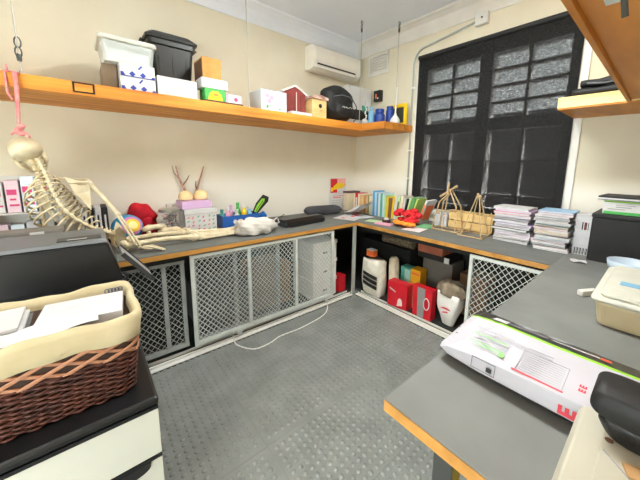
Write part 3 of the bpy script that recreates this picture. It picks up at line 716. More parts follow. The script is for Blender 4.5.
# legs lying along the bench
def leg(hip, knee, ank, toe):
    d = (knee-hip).normalized()
    b = bone([hip+V(.035, -.0, .0), hip+(knee-hip)*.5+V(0, 0, .012), knee-d*.02], .028, .0185, .035); b.tube([hip-O, hip+V(.03, 0, .0)-O], [.022, .013], 10); b.ell(hip-O, (.024,)*3, nu=12, nv=8)
    b.ell(knee-d*.012+V(0, .018, 0)-O, (.024, .02, .026), nu=10, nv=8); b.ell(knee-d*.012+V(0, -.018, 0)-O, (.024, .02, .026), nu=10, nv=8); b.build('thigh_bone', BONE, sk, smooth=True)
    b = MB(); b.ell(knee+V(0, 0, .034)-O, (.02, .018, .010), nu=10, nv=8); b.build('kneecap', BONE, sk, smooth=True)
    bone([knee+d*.03, (knee+ank)*.5, ank], .034, .0165, .022).build('shin_bone', BONE, sk, smooth=True)
    bone([knee+d*.05+V(0, -.034, -.012), (knee+ank)*.5+V(0, -.030, -.010), ank+V(0, -.022, -.006)], .013, .009, .014, 8).build('calf_bone', BONE, sk, smooth=True)
    b = MB(); da = (ank-knee).normalized(); b.ell(ank+da*.03-O, (.03, .026, .026), nu=10, nv=8); b.ell(ank+da*.02+V(0, 0, -.012)-O, (.034, .02, .016), nu=10, nv=8)
    ft = b.build('foot', BONE, sk, smooth=True)
    for i in range(5):
        f = MB(); a = ank+da*.04-O; e = toe-O+V(0, -.028+.014*i, -.004*abs(i-1)); f.tube([a+V(0, -.012+.006*i, .0), a+(e-a)*.5+V(0, 0, .014), e-da*.02, e], [.008, .0065, .006, .005], 6); f.build('toe', BONE, ft, smooth=True)
leg(V(-3.045, -.69, .985), V(-2.555, -.660, .968), V(-2.165, -.640, .956), V(-2.02, -.66, 1.035))
leg(V(-3.045, -.51, .985), V(-2.60, -.455, .972), V(-2.22, -.520, .958), V(-2.09, -.52, 1.045))

# ================================================================== things on the left bench
Z = BZ+.0008
# three loose foam-coloured pieces behind the legs
for i, (x, y, l, rz, nm) in enumerate(((-2.90, -.425, .17, .25, 'left most'), (-2.815, -.36, .18, .1, 'rear'), (-2.70, -.405, .17, .05, 'right most'))):
    t = thing('model_bone', 'loose bone coloured model piece lying behind the skeleton legs, %s of three' % nm, 'model bone', (x, y, Z), rz, 'loose model bones')
    b = MB(); hz = (.04, .105, .075)[i]
    b.tube([(-l/2, 0, hz-.012), (-l/4, 0, hz), (0, .006, hz+.004), (l/4, 0, hz), (l/2, 0, hz-.012)], [.018, .03, .021, .030, .016], 12); b.build('shaft', BONE, t, smooth=True)
    if i: 
        b = MB()
        for s_ in (-1, 1): b.tube([(s_*l/4, .0, 0), (s_*l/4, 0, hz-.015)], [.020, .016], 10)
        b.build('stand', BONE, t, smooth=True)
t = thing('ball', 'blue and yellow toy ball under the red hat', 'ball', (-3.0, -.285, Z))
ballm = bpy.data.materials.new('painted_ball'); ballm.use_nodes = True; nt = ballm.node_tree; bs = nt.nodes['Principled BSDF']
tc = nt.nodes.new('ShaderNodeTexCoord'); gr = nt.nodes.new('ShaderNodeTexGradient'); gr.gradient_type = 'SPHERICAL'; mp = nt.nodes.new('ShaderNodeMapping'); mp.inputs['Location'].default_value = (-.035, .11, -.10); mp.inputs['Scale'].default_value = (9, 9, 9)
mp.vector_type = 'TEXTURE'; mp.inputs['Location'].default_value = (.035, -.10, .15); mp.inputs['Scale'].default_value = (.12, .12, .12)
nt.links.new(tc.outputs['Object'], mp.inputs[0]); nt.links.new(mp.outputs[0], gr.inputs[0]); rp = nt.nodes.new('ShaderNodeValToRGB'); rp.color_ramp.interpolation = 'CONSTANT'
for p_, c_ in ((0.0, '2F95CC'), (.30, 'D48AC4'), (.52, 'F3CE3C'), (.72, 'F7E9A0')):
    e = rp.color_ramp.elements.new(p_) if p_ else rp.color_ramp.elements[0]; e.color = (*hexc(c_), 1)
rp.color_ramp.elements[-1].color = (*hexc('F7E9A0'), 1)
nt.links.new(gr.outputs[1], rp.inputs[0]); nt.links.new(rp.outputs[0], bs.inputs['Base Color'])
b = MB(); b.ell((0, 0, .112), (.115, .115, .112), nu=28, nv=18); b.build('ball', ballm, t, smooth=True)
t = thing('felt_hat', 'red felt hat slumped behind the blue ball', 'hat', (-2.845, -.105, Z))
b = MB()
def hatfn(p, d): return V(p.x*(1+.06*math.sin(5*d.z+2*d.x)), p.y, p.z*(1-.25*d.x)+.008*math.sin(d.x*7))
b.ell((-.02, 0, .19), (.12, .085, .10), fn=hatfn, nu=24, nv=14, R=Matrix.Rotation(.25, 3, 'Y')); b.build('crown', REDF, t, smooth=True)
b = MB(); b.lathe([(.085, 0), (.095, .06), (.085, .13), (.08, .18)], 18); b.build('brim', REDF, t, smooth=True)
# glass cookie jar
t = thing('glass_jar', 'square glass jar with metal lid full of dark trinkets', 'jar', (-2.665, -.25, Z))
b = rbox(-.095, .095, -.085, .085, 0, .215, .03); b.build('jar_glass', GLASS, t)
rc = random.Random(3)
for i, (m, n_) in enumerate(((mat('brown_trinket', '5A4038', None), 16), (mat('grey_trinket', '6E6A6C', None), 16), (mat('pink_trinket', 'C8A09A', None), 12))):
    b = MB()
    for k in range(n_): b.ell((rc.uniform(-.068, .068), rc.uniform(-.06, .06), rc.uniform(.025, .19)), (rc.uniform(.012, .024), rc.uniform(.012, .02), rc.uniform(.010, .018)), nu=8, nv=6)
    o = b.build('trinkets', m, t, smooth=True); o['kind'] = 'stuff'
b = MB(); b.lathe([(.085, .2155), (.092, .22), (.092, .245), (.06, .256), (.018, .26)], 24); b.build('lid', mat('brushed_tin', 'B9B8B2', None, .3, metal=.8), t)
b = MB(); b.tube([(-.025, 0, .26), (-.025, 0, .29), (.025, 0, .29), (.025, 0, .26)], .006, 8); b.build('lid_handle', ROD, t)
# gift box with leaf print, lilac box, shells, antlers
t = thing('gift_box', 'white gift box with pink and green leaf print', 'box', (-2.405, -.155, Z))
P('box_body', WHITE, t, -.145, .145, -.14, .13, 0, .200, .003); P('lid', WHITE, t, -.151, .151, -.146, .136, .1755, .2265, .003)
lf = random.Random(5); pol = {0: [], 1: [], 2: []}
for i in range(6):
    for j in range(4):
        cx, cz = -.12+.048*i+lf.uniform(-.008, .008), .02+.042*j+lf.uniform(-.006, .006); a = lf.uniform(.3, 1.2)
        ca, sa = math.cos(a), math.sin(a); pol[lf.randrange(3)].append([(cx+ca*u-sa*v, cz+sa*u+ca*v) for u, v in ((-.018, 0), (0, -.009), (.018, 0), (0, .009))])
for k, m in enumerate((mat('coral_leaf', 'E78F8F', None), mat('sage_leaf', '86B59A', None), mat('rose_leaf', 'D86A86', None))): decal('leaf_print', m, t, pol[k], -.1405)
t = thing('lilac_box', 'shallow lilac box on top of the leaf print gift box', 'box', (-2.435, -.178, Z+.2275))
P('tray', LILAC, t, -.135, .135, -.11, .11, 0, .075, .008)
for x, rr, lab in ((-2.503, .066, 'left one of two cream domed shells in the lilac box'), (-2.362, .070, 'right one of two cream domed shells in the lilac box')):
    t = thing('domed_shell', lab, 'shell', (x, -.165, Z+.3035)); b = MB()
    b.ell((0, 0, 0.030), (rr, rr*.9, rr*.95), fn=lambda p, d: V(p.x, p.y, max(p.z, -.029)), nu=24, nv=14); b.build('dome', mat('cream_shell', 'F0D9A8', 'E8CC94', .6, 12), t, smooth=True)
t = thing('antler_branch', 'tall pinkish branch antler standing left behind the shells', 'branch', (-2.47, -.040, Z+.2275))
AN = mat('pink_brown_branch', 'C49C90', 'A2766A', .8, 40)
b = MB(); b.tube([(.01, .0, 0), (-.005, 0, .16), (-.055, .0, .29), (-.075, .0, .405)], [.016, .013, .010, .005], 8); b.build('stem', AN, t, smooth=True)
b = MB(); b.tube([(-.024, 0, .21), (.02, -.005, .27), (.045, 0, .315)], [.007, .005, .003], 6); b.build('twig', BROWN, t, smooth=True); b = MB(); b.tube([(-.05, 0, .275), (-.10, 0, .35), (-.105, 0, .41)], [.006, .004, .003], 6); b.build('twig', AN, t, smooth=True)
b = MB(); b.tube([(-.02, -.012, .09), (.03, -.014, .12), (.02, -.012, .085)], .013, 8); b.build('red_bow', MAG, t, smooth=True)
t = thing('antler_branch', 'thin pale branch antler standing right behind the shells', 'branch', (-2.365, -.040, Z+.2275))
b = MB(); b.tube([(-.01, 0, 0), (0, 0, .15), (.045, 0, .28), (.085, 0, .405)], [.014, .012, .009, .005], 8); b.build('stem', AN, t, smooth=True)
b = MB(); b.tube([(.005, 0, .145), (-.005, 0, .20), (-.002, 0, .255)], [.007, .005, .003], 6); b.build('twig', BROWN, t, smooth=True)
b = MB()
for k in range(7): b.ell((.012*math.cos(k*.9)-.02, -.012, .075+.012*math.sin(k*.9)), (.010, .008, .010), nu=8, nv=6)
b.build('green_flower', mat('dark_green_bow', '4F8B74', None), t, smooth=True)
# blue basket of toys
t = thing('toy_basket', 'bright blue open plastic basket full of small toys', 'basket', (-2.0, -.215, Z))
BB = mat('bright_blue_plastic', '2C62B4', None, .4)
P('base', BB, t, -.20, .20, -.10, .10, 0, .006)
for a in ((-.20, .20, -.10, -.094), (-.20, .20, .094, .10)): P('long_side', BB, t, *a, .0065, .125, .002)
for a in ((-.20, -.194, -.0935, .0935), (.194, .20, -.0935, .0935)): P('short_side', BB, t, *a, .0065, .125, .002)
b = MB(); b.lathe([(.022, 0), (.022, .002)], 16, (-.075, -.1005, .06), M=Matrix.Rotation(PI/2, 3, 'X')); b.build('round_sticker', WHITE, t)
toys = [(-.165, .03, 'teal', TEAL), (-.12, -.03, 'pink', PINKP), (-.07, .03, 'lilac', LILAC), (-.035, -.045, 'white', WHITE), (.01, .03, 'green', GRN), (.05, -.04, 'yellow', YEL), (.085, .035, 'white and grey', GREYP), (.11, -.035, 'pale blue', LBLUE)]
for i, (x, y, nm, m) in enumerate(toys):
    t2 = thing('toy_bottle', '%s little toy bottle standing in the blue basket' % nm, 'toy', (-2.0+x, -.215+y, Z+.0065))
    b = MB(); hh = .15+.02*(i % 3)+(.04 if nm == 'green' else 0); b.lathe([(.024, 0), (.028, .01), (.028, hh*.75), (.016, hh*.88), (.016, hh)], 12); b.build('bottle', m, t2)
    b = MB(); b.lathe([(.018, hh+.0005), (.018, hh+.025)], 10); b.build('cap', WHITE if i % 2 else m, t2)
t = thing('swim_fin', 'black and lime swim fin sticking up from the blue basket', 'fin', (-1.80, -.20, Z+.10))
Rf = Matrix.Rotation(.55, 4, 'Y')
b = MB(); b.prism([(-.035, 0), (.02, 0), (.075, .20), (.055, .25), (-.02, .24), (-.045, .12)], -.006, .006, 'y', M=Rf); b.build('blade', BLKM, t)
b = MB(); b.prism([(-.025, .02), (.005, .02), (.035, .17), (.015, .21), (-.015, .19), (-.03, .1)], -.0095, -.0062, 'y', M=Rf); b.build('lime_web', LIME, t)
for k in range(2):
    b = MB(); b.prism([(-.012+.02*k, .03), (-.005+.02*k, .03), (.012+.02*k, .18), (.006+.02*k, .18)], -.0112, -.0097, 'y', M=Rf); b.build('rib', BLKM, t)
t = thing('toy_pompom', 'bright blue pompom at the right end of the blue basket', 'toy', (-1.735, -.255, Z)); b = MB()
for k in range(22):
    d = V(rc.gauss(0, 1), rc.gauss(0, 1), rc.gauss(0, 1)).normalized(); b.ell(V(0, 0, .085)+d*.033, (.02, .02, .02), nu=8, nv=6)
b.tube([(0, 0, 0), (0, 0, .06)], .02, 8); b.build('pompom', mat('bright_blue_fluff', '2467B8', None, .9), t, smooth=True)
# plastic carrier bag round the foot
t = thing('plastic_bag', 'white thin plastic bag lying over the skeleton feet', 'bag', (-2.03, -.71, Z))
rb = random.Random(11)
def pbag(p, d):
    k = 1+.10*math.sin(9*d.x+4*d.z)+.07*math.sin(13*d.y+7*d.x+1.3)+.05*math.sin(19*d.z+5*d.x)
    q = V(p.x*k, p.y*k, p.z*k*(1-.15*d.x)); q.z = max(q.z, -.068); return q
b = MB(); b.ell((0, 0, .070), (.20, .105, .088), fn=pbag, nu=40, nv=24); b.build('bag_film', BAGW, t, smooth=True)
b = MB(); b.tube([(.17, .02, .09), (.24, .02, .13), (.25, .0, .08), (.18, -.01, .07)], [.012, .016, .014, .01], 8, flat=.3); b.build('handle_loop', BAGW, t, smooth=True)
# laminator / long black device
t = thing('laminator', 'black desktop laminator lying at the middle of the left bench', 'laminator', (-1.40, -.57, Z), .10)
b = MB(); b.prism([(-.085, .004), (.085, .004), (.085, .05), (.05, .078), (-.035, .078), (-.085, .045)], -.285, .285, 'x'); b.build('housing', BLKP, t, .010)
P('feed_slot', INK, t, -.23, .23, -.0885, -.078, .022, .032, label='dark feed slot'); P('front_lip', BLKM, t, -.24, .24, -.098, -.0855, .004, .019, .003)
P('end_cap', DGREY, t, -.291, -.2855, -.07, .07, .006, .05, .004); P('end_cap', DGREY, t, .2855, .291, -.07, .07, .006, .05, .004); P('switch', GREYP, t, .18, .21, -.02, .01, .0785, .083, .002)
t = thing('flat_tray', 'thin dark grey tray with a loose wire behind the laminator', 'tray', (-1.52, -.24, Z)); P('base', DGREY, t, -.16, .16, -.09, .09, 0, .02, .004)
b = MB(); b.tube([(-.05, -.02, .021), (.02, -.03, .05), (.08, 0, .065), (.10, .03, .04), (.04, .04, .022)], .004, 6); b.build('wire', BLKP, t, smooth=True)
t = thing('padded_case', 'long dark grey padded case on the bench by the corner', 'case', (-.83, -.235, Z), -.22)
b = MB(); n = 16
rings = []
for k in range(n+1):
    u = -1+2*k/n; e = (1-abs(u)**7)**.5 if abs(u) < 1 else 0; e = max(e, .35)
    rings.append([V(u*.27, .085*e*math.copysign(abs(math.cos(a))**.6, math.cos(a)), .060+.059*e*math.copysign(abs(math.sin(a))**.7, math.sin(a))) for a in [2*PI*j/16 for j in range(16)]])
b.loft(rings); b.build('case_body', mat('dark_grey_neoprene', '45464C', '3B3C42', .75, 12, bump=.1), t, smooth=True)
b = MB(); b.tube([(-.25, -.07, .07), (0, -.0865, .07), (.25, -.07, .07)], .003, 6); b.build('zip', BLKM, t)
# poster leaning on the left wall
t = thing('poster', 'red yellow and white poster card leaning on the left wall', 'poster', (-.39, -.035, Z))
P('card', WHITE, t, -.15, .15, -.006, .006, 0, .47)
decal('red_panel', RED, t, [rect(-.148, -.02, .26, .465)], -.0062); decal('salmon_panel', mat('salmon_print', 'F0A8A0', None), t, [rect(-.018, .145, .35, .465)], -.0062)
decal('yellow_panel', YEL, t, [[(-.10, .30), (.12, .33), (.13, .38), (.0, .41), (-.09, .36)], rect(-.14, -.10, .28, .34)], -.0078); decal('grey_text_lines', GINK, t, [rect(-.12, .12, z, z+.006) for z in (.05, .08, .11, .14)], -.0062); decal('red_text_lines', RINK, t, [rect(-.10, .06, .18, .19), rect(-.10, .10, .205, .212)], -.0062)
t = thing('box_file', 'cream box file with plum lid in the corner behind the red book', 'box file', (-.20, -.135, Z)); P('body', mat('cream_board', 'DDD0B4', None), t, -.12, .12, -.055, .055, 0, .255, .002); P('lid', mat('plum_board', '5E4250', None), t, -.125, .125, -.06, .06, .2555, .28, .002)
# stuff at the far left behind the skeleton
t = thing('magazine_stand', 'white stand of pink printed packets behind the skull', 'stand', (-3.58, -.27, Z))
P('back_board', PLAST, t, -.16, .16, .03, .04, 0, .56, .002); P('shelf_board', PLAST, t, -.16, .16, -.10, .0295, .30, .312, .002); P('lower_tray', PLAST, t, -.16, .16, -.12, .0295, .0, .02, .002)
for s_ in (-1, 1): P('side_board', PLAST, t, s_*.165-.004, s_*.165+.004, -.12, .04, 0, .56, .002)
pk = random.Random(4)
for i in range(8):
    x = -.115+.075*(i % 4); z = .0205 if i < 4 else .3125; h = pk.uniform(.20, .25)
    t2 = thing('packet', '%s printed packet, %s across the %s row of the stand behind the skeleton' % (('pale pink', 'white', 'grey white', 'pale blue')[(i*3+i//4) % 4], ('first', 'second', 'third', 'fourth')[i % 4], 'lower' if i < 4 else 'upper'), 'packet', (-3.58+x, -.30, Z+z+.0005), 0, 'packets on the white stand')
    P('carton', (mat('pale_pink_card', 'E6CBD6', None), WHITE, PAPER, mat('pale_blue_card'))[(i*3+i//4) % 4], t2, -.032, .032, -.045, .045, 0, h, .002)
    for q in ((-.026, .02, h*.55, h*.72), (-.02, .026, h*.2, h*.26), (-.015, .015, h*.38, h*.44)): decal('print', MAG, t2, [rect(*q)], -.0452)
for i, m in enumerate((WHITE, BLKP, PAPER, BLKM)):
    t = thing('lever_arch_file', '%s file, %s from the left behind the skeleton arm' % (('white', 'black', 'grey white', 'matt black')[i], ('first', 'second', 'third', 'fourth')[i]), 'file', (-3.268+.043*i, -.16, Z), 0, 'files behind the skeleton arm')
    P('cover', m, t, -.019, .019, -.12, .12, 0, .30, .002); P('spine_label', PAPER if m in (BLKP, BLKM) else DGREY, t, -.006, .006, -.1215, -.1202, .10, .24)
t = thing('flat_machine', 'long dark grey flat machine lying behind the black printer', 'machine', (-3.62, -.803, Z))
P('housing', mat('mid_grey_casing', '5B5B58', '4F4F4C', .6), t, -.255, .255, -.07, .07, 0.0, .225, .01); P('lid', mat('warm_grey_casing', '7A7670', None, .5), t, -.25, .25, -.066, .066, .2255, .262, .008); P('label', WHITE, t, .11, .17, -.0675, -.0662, .232, .255)

# ================================================================== things on the window bench
def upright_book(label, y, th, h, d, m, lean=0, xs=-.32, band=None, group='books along the window bench'):
    t = thing('book', label, 'book', (xs, y, Z), 0, group); t.rotation_euler = (lean, 0, 0)
    P('spine', m, t, 0, .004, -th/2, th/2, 0, h, .001)
    P('cover', m, t, .0042, d, th/2-.003, th/2, 0, h); P('cover', m, t, .0042, d, -th/2, -th/2+.003, 0, h)
    P('pages', PAPER, t, .0045, d-.006, -th/2+.0032, th/2-.0032, .004, h-.005)
    if band: P('spine_title', band, t, -.0012, -.0002, -th*.28, th*.28, h*.30, h*.78)
cols = {'cream': mat('cream_cover', 'E8DCC0', None), 'red': RED, 'tan': TAN, 'sand': mat('sand_cover', 'D8B98C', None), 'kraft': mat('kraft_cover', 'C08A58', None), 'olive': mat('olive_cover', '7E8A4A', None), 'white': WHITE, 'blue': SKY, 'pale blue': mat('pale_blue_cover', 'BFD9EA', None), 'teal': TEAL, 'green': mat('mid_green_cover', '5FA865', None), 'yellow': YEL, 'brown': mat('brown_cover', '7A5A3C', None), 'lime': mat('soft_lime_cover', 'B4D36A', None), 'pale green': mat('pale_green_cover', 'B9D99A', None), 'black': BLKM}
row = [('cream', .03, .27), ('red', .055, .275), ('cream', .028, .265), ('tan', .04, .25), ('sand', .035, .255), ('kraft', .035, .25), ('tan', .04, .25), ('olive', .018, .26), ('cream', .03, .26), ('white', .03, .265), ('blue', .034, .33), ('pale blue', .03, .315), ('blue', .026, .30), ('white', .03, .31), ('teal', .036, .305), ('pale blue', .024, .31), ('pale green', .03, .29), ('yellow', .026, .27), ('brown', .045, .26), ('yellow', .026, .285), ('white', .03, .30), ('pale green', .03, .295), ('cream', .034, .305), ('white', .024, .29), ('black', .02, .28), ('pale green', .028, .30), ('green', .03, .31), ('lime', .02, .30)]
y = -.300
leans = [0]*17+[.03, .05, .07, .09, .11, .13, .16, .19, .22, .26, .30]
ordn = ['first', 'second', 'third', 'fourth', 'fifth', 'sixth', 'seventh', 'eighth', 'ninth', 'tenth', 'eleventh', 'twelfth', 'thirteenth', 'fourteenth', 'fifteenth', 'sixteenth', 'seventeenth', 'eighteenth', 'nineteenth', 'twentieth', 'twenty first', 'twenty second', 'twenty third', 'twenty fourth', 'twenty fifth', 'twenty sixth', 'twenty seventh', 'twenty eighth']
for i, ((c, th, h), ln) in enumerate(zip(row, leans)):
    yb = y-th/2-.0012
    upright_book('%s book, %s from the left in the row on the window bench' % (c, ordn[i]), yb, th, h, .20, cols[c], ln, band=(WHITE if c in ('red', 'blue', 'green', 'brown', 'black', 'teal') and i % 2 else (INK if c in ('yellow', 'pale green') and i % 3 == 0 else None)))
    y -= th+.0028+(.004 if ln else 0)
ye = y
t = thing('book', 'white book with orange cover leaning at the right end of the row', 'book', (-.345, ye-.105, Z), 0); t.rotation_euler = (.36, 0, 0)
P('cover', WHITE, t, 0, .21, -.012, .012, 0, .30, .001); P('pages', PAPER, t, .004, .206, -.0118, .0118, .3002, .303)
b = MB(); b.box(.03, .185, -.0134, -.0122, .05, .24); b.build('orange_panel', ORG, t); b = MB(); b.box(-.0012, -.0002, -.008, .008, .08, .25); b.build('spine_title', ORG, t)
# papers in the corner
for i, (x, y_, rz, w_, h_, nm) in enumerate(((-.66, -.60, .35, .42, .30, 'bottom'), (-.60, -.66, -.15, .36, .26, 'middle'), (-.57, -.60, .7, .30, .21, 'top'))):
    t = thing('paper_sheet', '%s white sheet with red print lying at the bench corner' % nm, 'paper', (x, y_, Z+.0042*i), rz, 'loose sheets at the bench corner')
    b = MB(); b.box(-w_/2, w_/2, -h_/2, h_/2, 0, .0035); b.build('sheet', PAPER, t)
    b = MB()
    for k in range(2+i): b.prism([((-.30+.25*k)*w_+.045*math.cos(a)*(1+.3*math.sin(3*a)), (.12-.2*(k % 2))*h_+.03*math.sin(a)) for a in [2*PI*j/9 for j in range(9)]], .0036, .0041)
    b.build('red_print', RINK, t)
t = thing('paper_fan', 'white papers curling up against the tall blue books', 'papers', (-.535, -.62, Z+.014), -.2)
for k in range(3):
    b = MB(); b.grid(lambda u, v, k=k: V(-.06+.22*v-.015*k, .24-.42*u, .006*k+.15*u**2.0+.08*v*v), 10, 4, thick=.001); b.build('sheet', PAPER, t, smooth=True)
# flower bunch
t = thing('flower_bunch', 'bunch of red and orange artificial flowers on the bench edge', 'flowers', (-.51, -1.335, Z))
fr = random.Random(9)
for k in range(26):
    c_ = V(fr.uniform(-.10, .08), fr.uniform(-.14, .12), fr.uniform(.06, .185)); b = MB()
    if k > 20: c_ = V(-.13+.03*(k % 2), -.16+.05*(k-21), .045)
    for j in range(6):
        a = 2*PI*j/6+k; b.ell(c_+V(.022*math.cos(a), .022*math.sin(a), .006*math.sin(3*a)), (.026, .026, .020), nu=8, nv=6)
    b.ell(c_+V(0, 0, .010), (.014, .014, .012), nu=8, nv=6)
    b.build('bloom', mat('orange_petal', 'F29A2C', 'E8842A', .7) if k > 20 else mat('red_petal', 'E0222E', 'C8141F', .7, 20), t, smooth=True)
for k in range(4):
    b = MB(); b.tube([(.02, .02*k-.03, .02), (.03, .04*k-.06, .06), (.0, .05*k-.08, .10)], .004, 6); b.build('stem', GRN, t, smooth=True)
b = MB(); b.tube([(-.02, .05, .0), (-.02, .05, .03)], .05, 12); b.build('base', mat('dark_red_paper', '8C1A24', None), t)
t = thing('tape_reel', 'white and black reel lying left of the red flowers', 'reel', (-.55, -1.10, Z)); b = MB(); b.lathe([(.05, 0), (.05, .03), (.02, .032)], 20); b.build('reel', mat('plum_reel', '4A2A30', None), t); b = MB(); b.lathe([(.032, .0325), (.03, .05), (.012, .055)], 16); b.build('cap', WHITE, t)
t = thing('note_pad', 'pink notepad at the bench edge beneath the flowers', 'notepad', (-.68, -1.17, Z), .2); P('pad', PINKP, t, -.05, .05, -.10, .10, 0, .012, .001)
t = thing('paper_sheet', 'light green sheet lying left of the pink notepad', 'paper', (-.62, -.98, Z), .3); P('sheet', mat('pale_green_paper', 'BFDDA6', None), t, -.07, .07, -.10, .10, 0, .003)
t = thing('note_pad', 'green notepad lying right of the red flowers', 'notepad', (-.40, -1.545, Z), .1); P('pad', mat('mint_green_pad', '7CC48E', None), t, -.10, .09, -.075, .075, 0, .012, .001)
t = thing('paper_sheet', 'pale pink white card lying in front of the green notepad', 'paper', (-.62, -1.54, Z), .15); P('sheet', mat('pinkish_card', 'EFE3E6', None), t, -.10, .10, -.10, .10, 0, .004)
t = thing('paper_stack', 'white paper pile behind the left stick frame against the sill', 'papers', (-.16, -1.66, Z)); P('sheets', PAPER, t, -.10, .10, -.045, .10, 0, .14, .004)
# stick structures
def sticks(b, segs, r=.007):
    for p, q in segs: b.tube([p, q], r, 6)
t = thing('stick_frame', 'left wooden stick hut frame model on the window bench', 'stick model', (-.36, -1.775, Z))
b = MB(); sticks(b, [((-.08, .14, .008), (-.08, -.14, .008)), ((.08, .14, .008), (.08, -.14, .008)), ((-.08, .14, .014), (.08, .14, .014)), ((-.08, -.14, .014), (.08, -.14, .014))], .008); b.build('base', STICK, t)
for sx in (-1, 1):
    b = MB(); sticks(b, [((sx*.08, .14, .01), (sx*.04, .09, .30)), ((sx*.08, -.12, .01), (sx*.05, -.10, .26)), ((sx*.05, -.10, .26), (sx*.02, .0, .44)), ((sx*.04, .09, .30), (sx*.02, .0, .40))]); b.build('leg_frame', STICK, t)
b = MB(); sticks(b, [((0, .11, .35), (0, -.07, .475)), ((-.02, .02, .39), (-.02, .01, .50))], .011); b.build('ridge_pole', STICK, t)
b = MB(); sticks(b, [((-.06, .10, .20), (-.06, -.11, .24)), ((-.06, .11, .18), (.06, .11, .18)), ((-.06, .03, .02), (-.03, .01, .36))], .005); b.build('cross_ties', STICK, t)
t = thing('stick_frame', 'right wooden stick tripod model in front of the crate', 'stick model', (-.362, -2.07, Z))
b = MB(); sticks(b, [((-.13, .12, .006), (-.13, -.12, .006)), ((.09, .12, .006), (.09, -.10, .006)), ((-.13, .12, .012), (.09, .12, .012)), ((-.13, -.11, .012), (.09, -.10, .012))], .006); b.build('base', STICK, t)
for i, (x, yy) in enumerate(((-.10, .10), (-.10, -.09), (.07, .09), (.07, -.09))):
    b = MB(); sticks(b, [((x, yy, .01), (x*.15, yy*.12, .39))], .0055); b.build('leg', STICK, t)
b = MB(); b.ell((0, 0, .385), (.018, .025, .02), nu=10, nv=6); b.ell((0, .012, .405), (.012, .012, .016), nu=8, nv=6); b.build('lashing', STICK, t, smooth=True)
t = thing('wooden_crate', 'pale wooden slatted crate on the window bench', 'crate', (-.165, -1.955, Z))
for x in (-.085, .085):
    for z0, z1 in ((.02, .095), (.105, .185)): P('side_slat', WOODL, t, x-.005, x+.005, -.205, .225, z0, z1, .002)
for yy in (-.212, .232):
    for z0, z1 in ((.02, .095), (.105, .185)): P('end_slat', WOODL, t, -.078, .078, yy-.005, yy+.005, z0, z1, .002)
P('bottom', WOODL, t, -.078, .078, -.205, .225, .008, .018); 
for x, yy in ((-.072, -.2), (-.072, .22), (.072, -.2), (.072, .22)): P('corner_block', STICK, t, x-.007, x+.007, yy-.006, yy+.006, .0185, .18)
t = thing('dried_bouquet', 'dry straw and green sprigs lying in the wooden crate', 'straw', (-.165, -1.97, Z+.0185)); b, g2 = MB(), MB()
for k in range(60):
    yy, xx = fr.uniform(-.18, .18), fr.uniform(-.06, .05); (g2 if k % 6 == 0 else b).tube([(xx, yy, .10+fr.uniform(-.02, .04)), (xx+fr.uniform(-.02, .02), yy+fr.uniform(-.05, .05), .16+fr.uniform(-.01, .03))], .004, 5)
b.box(-.07, .07, -.19, .2, 0, .12)
o = b.build('straw', TAN, t); o['kind'] = 'stuff'; o = g2.build('sprigs', GRN, t); o['kind'] = 'stuff'
# three tall stacks of exercise books
def flat_book(label, cx, cy, z, w_, d_, th, m, rz, pages, group):
    t = thing('exercise_book', label, 'exercise book', (cx, cy, z), rz, group)
    hx, hy = w_/2, d_/2
    P('cover', m, t, -hx, hx, -hy, hy, 0, .0025); P('cover', m, t, -hx, hx, -hy, hy, th-.0025, th)
    P('pages', pages, t, -hx+.003, hx-.002, -hy+.003, hy-.002, .0027, th-.0027)
    P('spine', m, t, hx-.0015, hx+.001, -hy, hy, .0026, th-.0026)
rs_ = random.Random(21)
ords = ['top', 'second', 'third', 'fourth', 'fifth', 'sixth', 'seventh', 'eighth', 'ninth', 'tenth', 'eleventh', 'twelfth', 'thirteenth', 'fourteenth', 'fifteenth', 'sixteenth', 'seventeenth', 'eighteenth', 'nineteenth', 'twentieth', 'twenty first', 'twenty second']
def stack(nm, cx, cy, w_, d_, H, n, palette, group, jit, pages=PAPER):
    ths = [rs_.uniform(.8, 1.2) for _ in range(n)]; s_ = H/sum(ths); z = Z
    for i in range(n):
        th = ths[i]*s_; c, m = palette[i % len(palette)] if i < n-1 else palette[-1]
        flat_book('%s exercise book, %s of %s' % (c, ('%s from the top' % ords[n-1-i]) if n-1-i else 'topmost', nm), cx+rs_.uniform(-jit, jit), cy+rs_.uniform(-jit, jit), z, w_, d_, th-.0008, m, rs_.uniform(-.05, .05), pages, group); z += th
pk1 = [('white', WHITE), ('dark grey', DGREY), ('pale pink', mat('pinkish_card')), ('lilac', LILAC), ('white', WHITE), ('black', BLKM), ('pale pink', mat('pinkish_card')), ('purple', mat('purple_cover', '8E6AA8', None)), ('white', PAPER), ('dark grey', DGREY), ('lilac', LILAC), ('white', PAPER), ('magenta', MAG), ('lilac', LILAC), ('white', WHITE)]
stack('the left stack beside the crate', -.235, -2.368, .235, .29, .315, 15, pk1, 'exercise books in the left stack', .014)
pk2 = [('white', WHITE), ('pale pink', mat('pinkish_card')), ('dark grey', DGREY), ('white', PAPER), ('rose', mat('rose_cover', 'C99AA4', None)), ('pale blue', cols['pale blue']), ('white', WHITE), ('black', BLKM), ('tan', cols['sand']), ('white', WHITE), ('rose', mat('rose_cover')), ('olive', cols['olive'])]
stack('the middle stack by the white booklets', -.265, -2.672, .26, .235, .325, 19, pk2+[('sky blue', mat('soft_blue_cover', '9CC0E0', None))], 'exercise books in the middle stack', .014)
pk3 = [('white', WHITE), ('white', PAPER), ('pale grey', mat('pale_grey_cover', 'D4D4D6', None)), ('white', WHITE)]
stack('the narrow stack beside the black box', -.22, -2.862, .19, .105, .315, 14, pk3, 'white booklets beside the black box', .002)
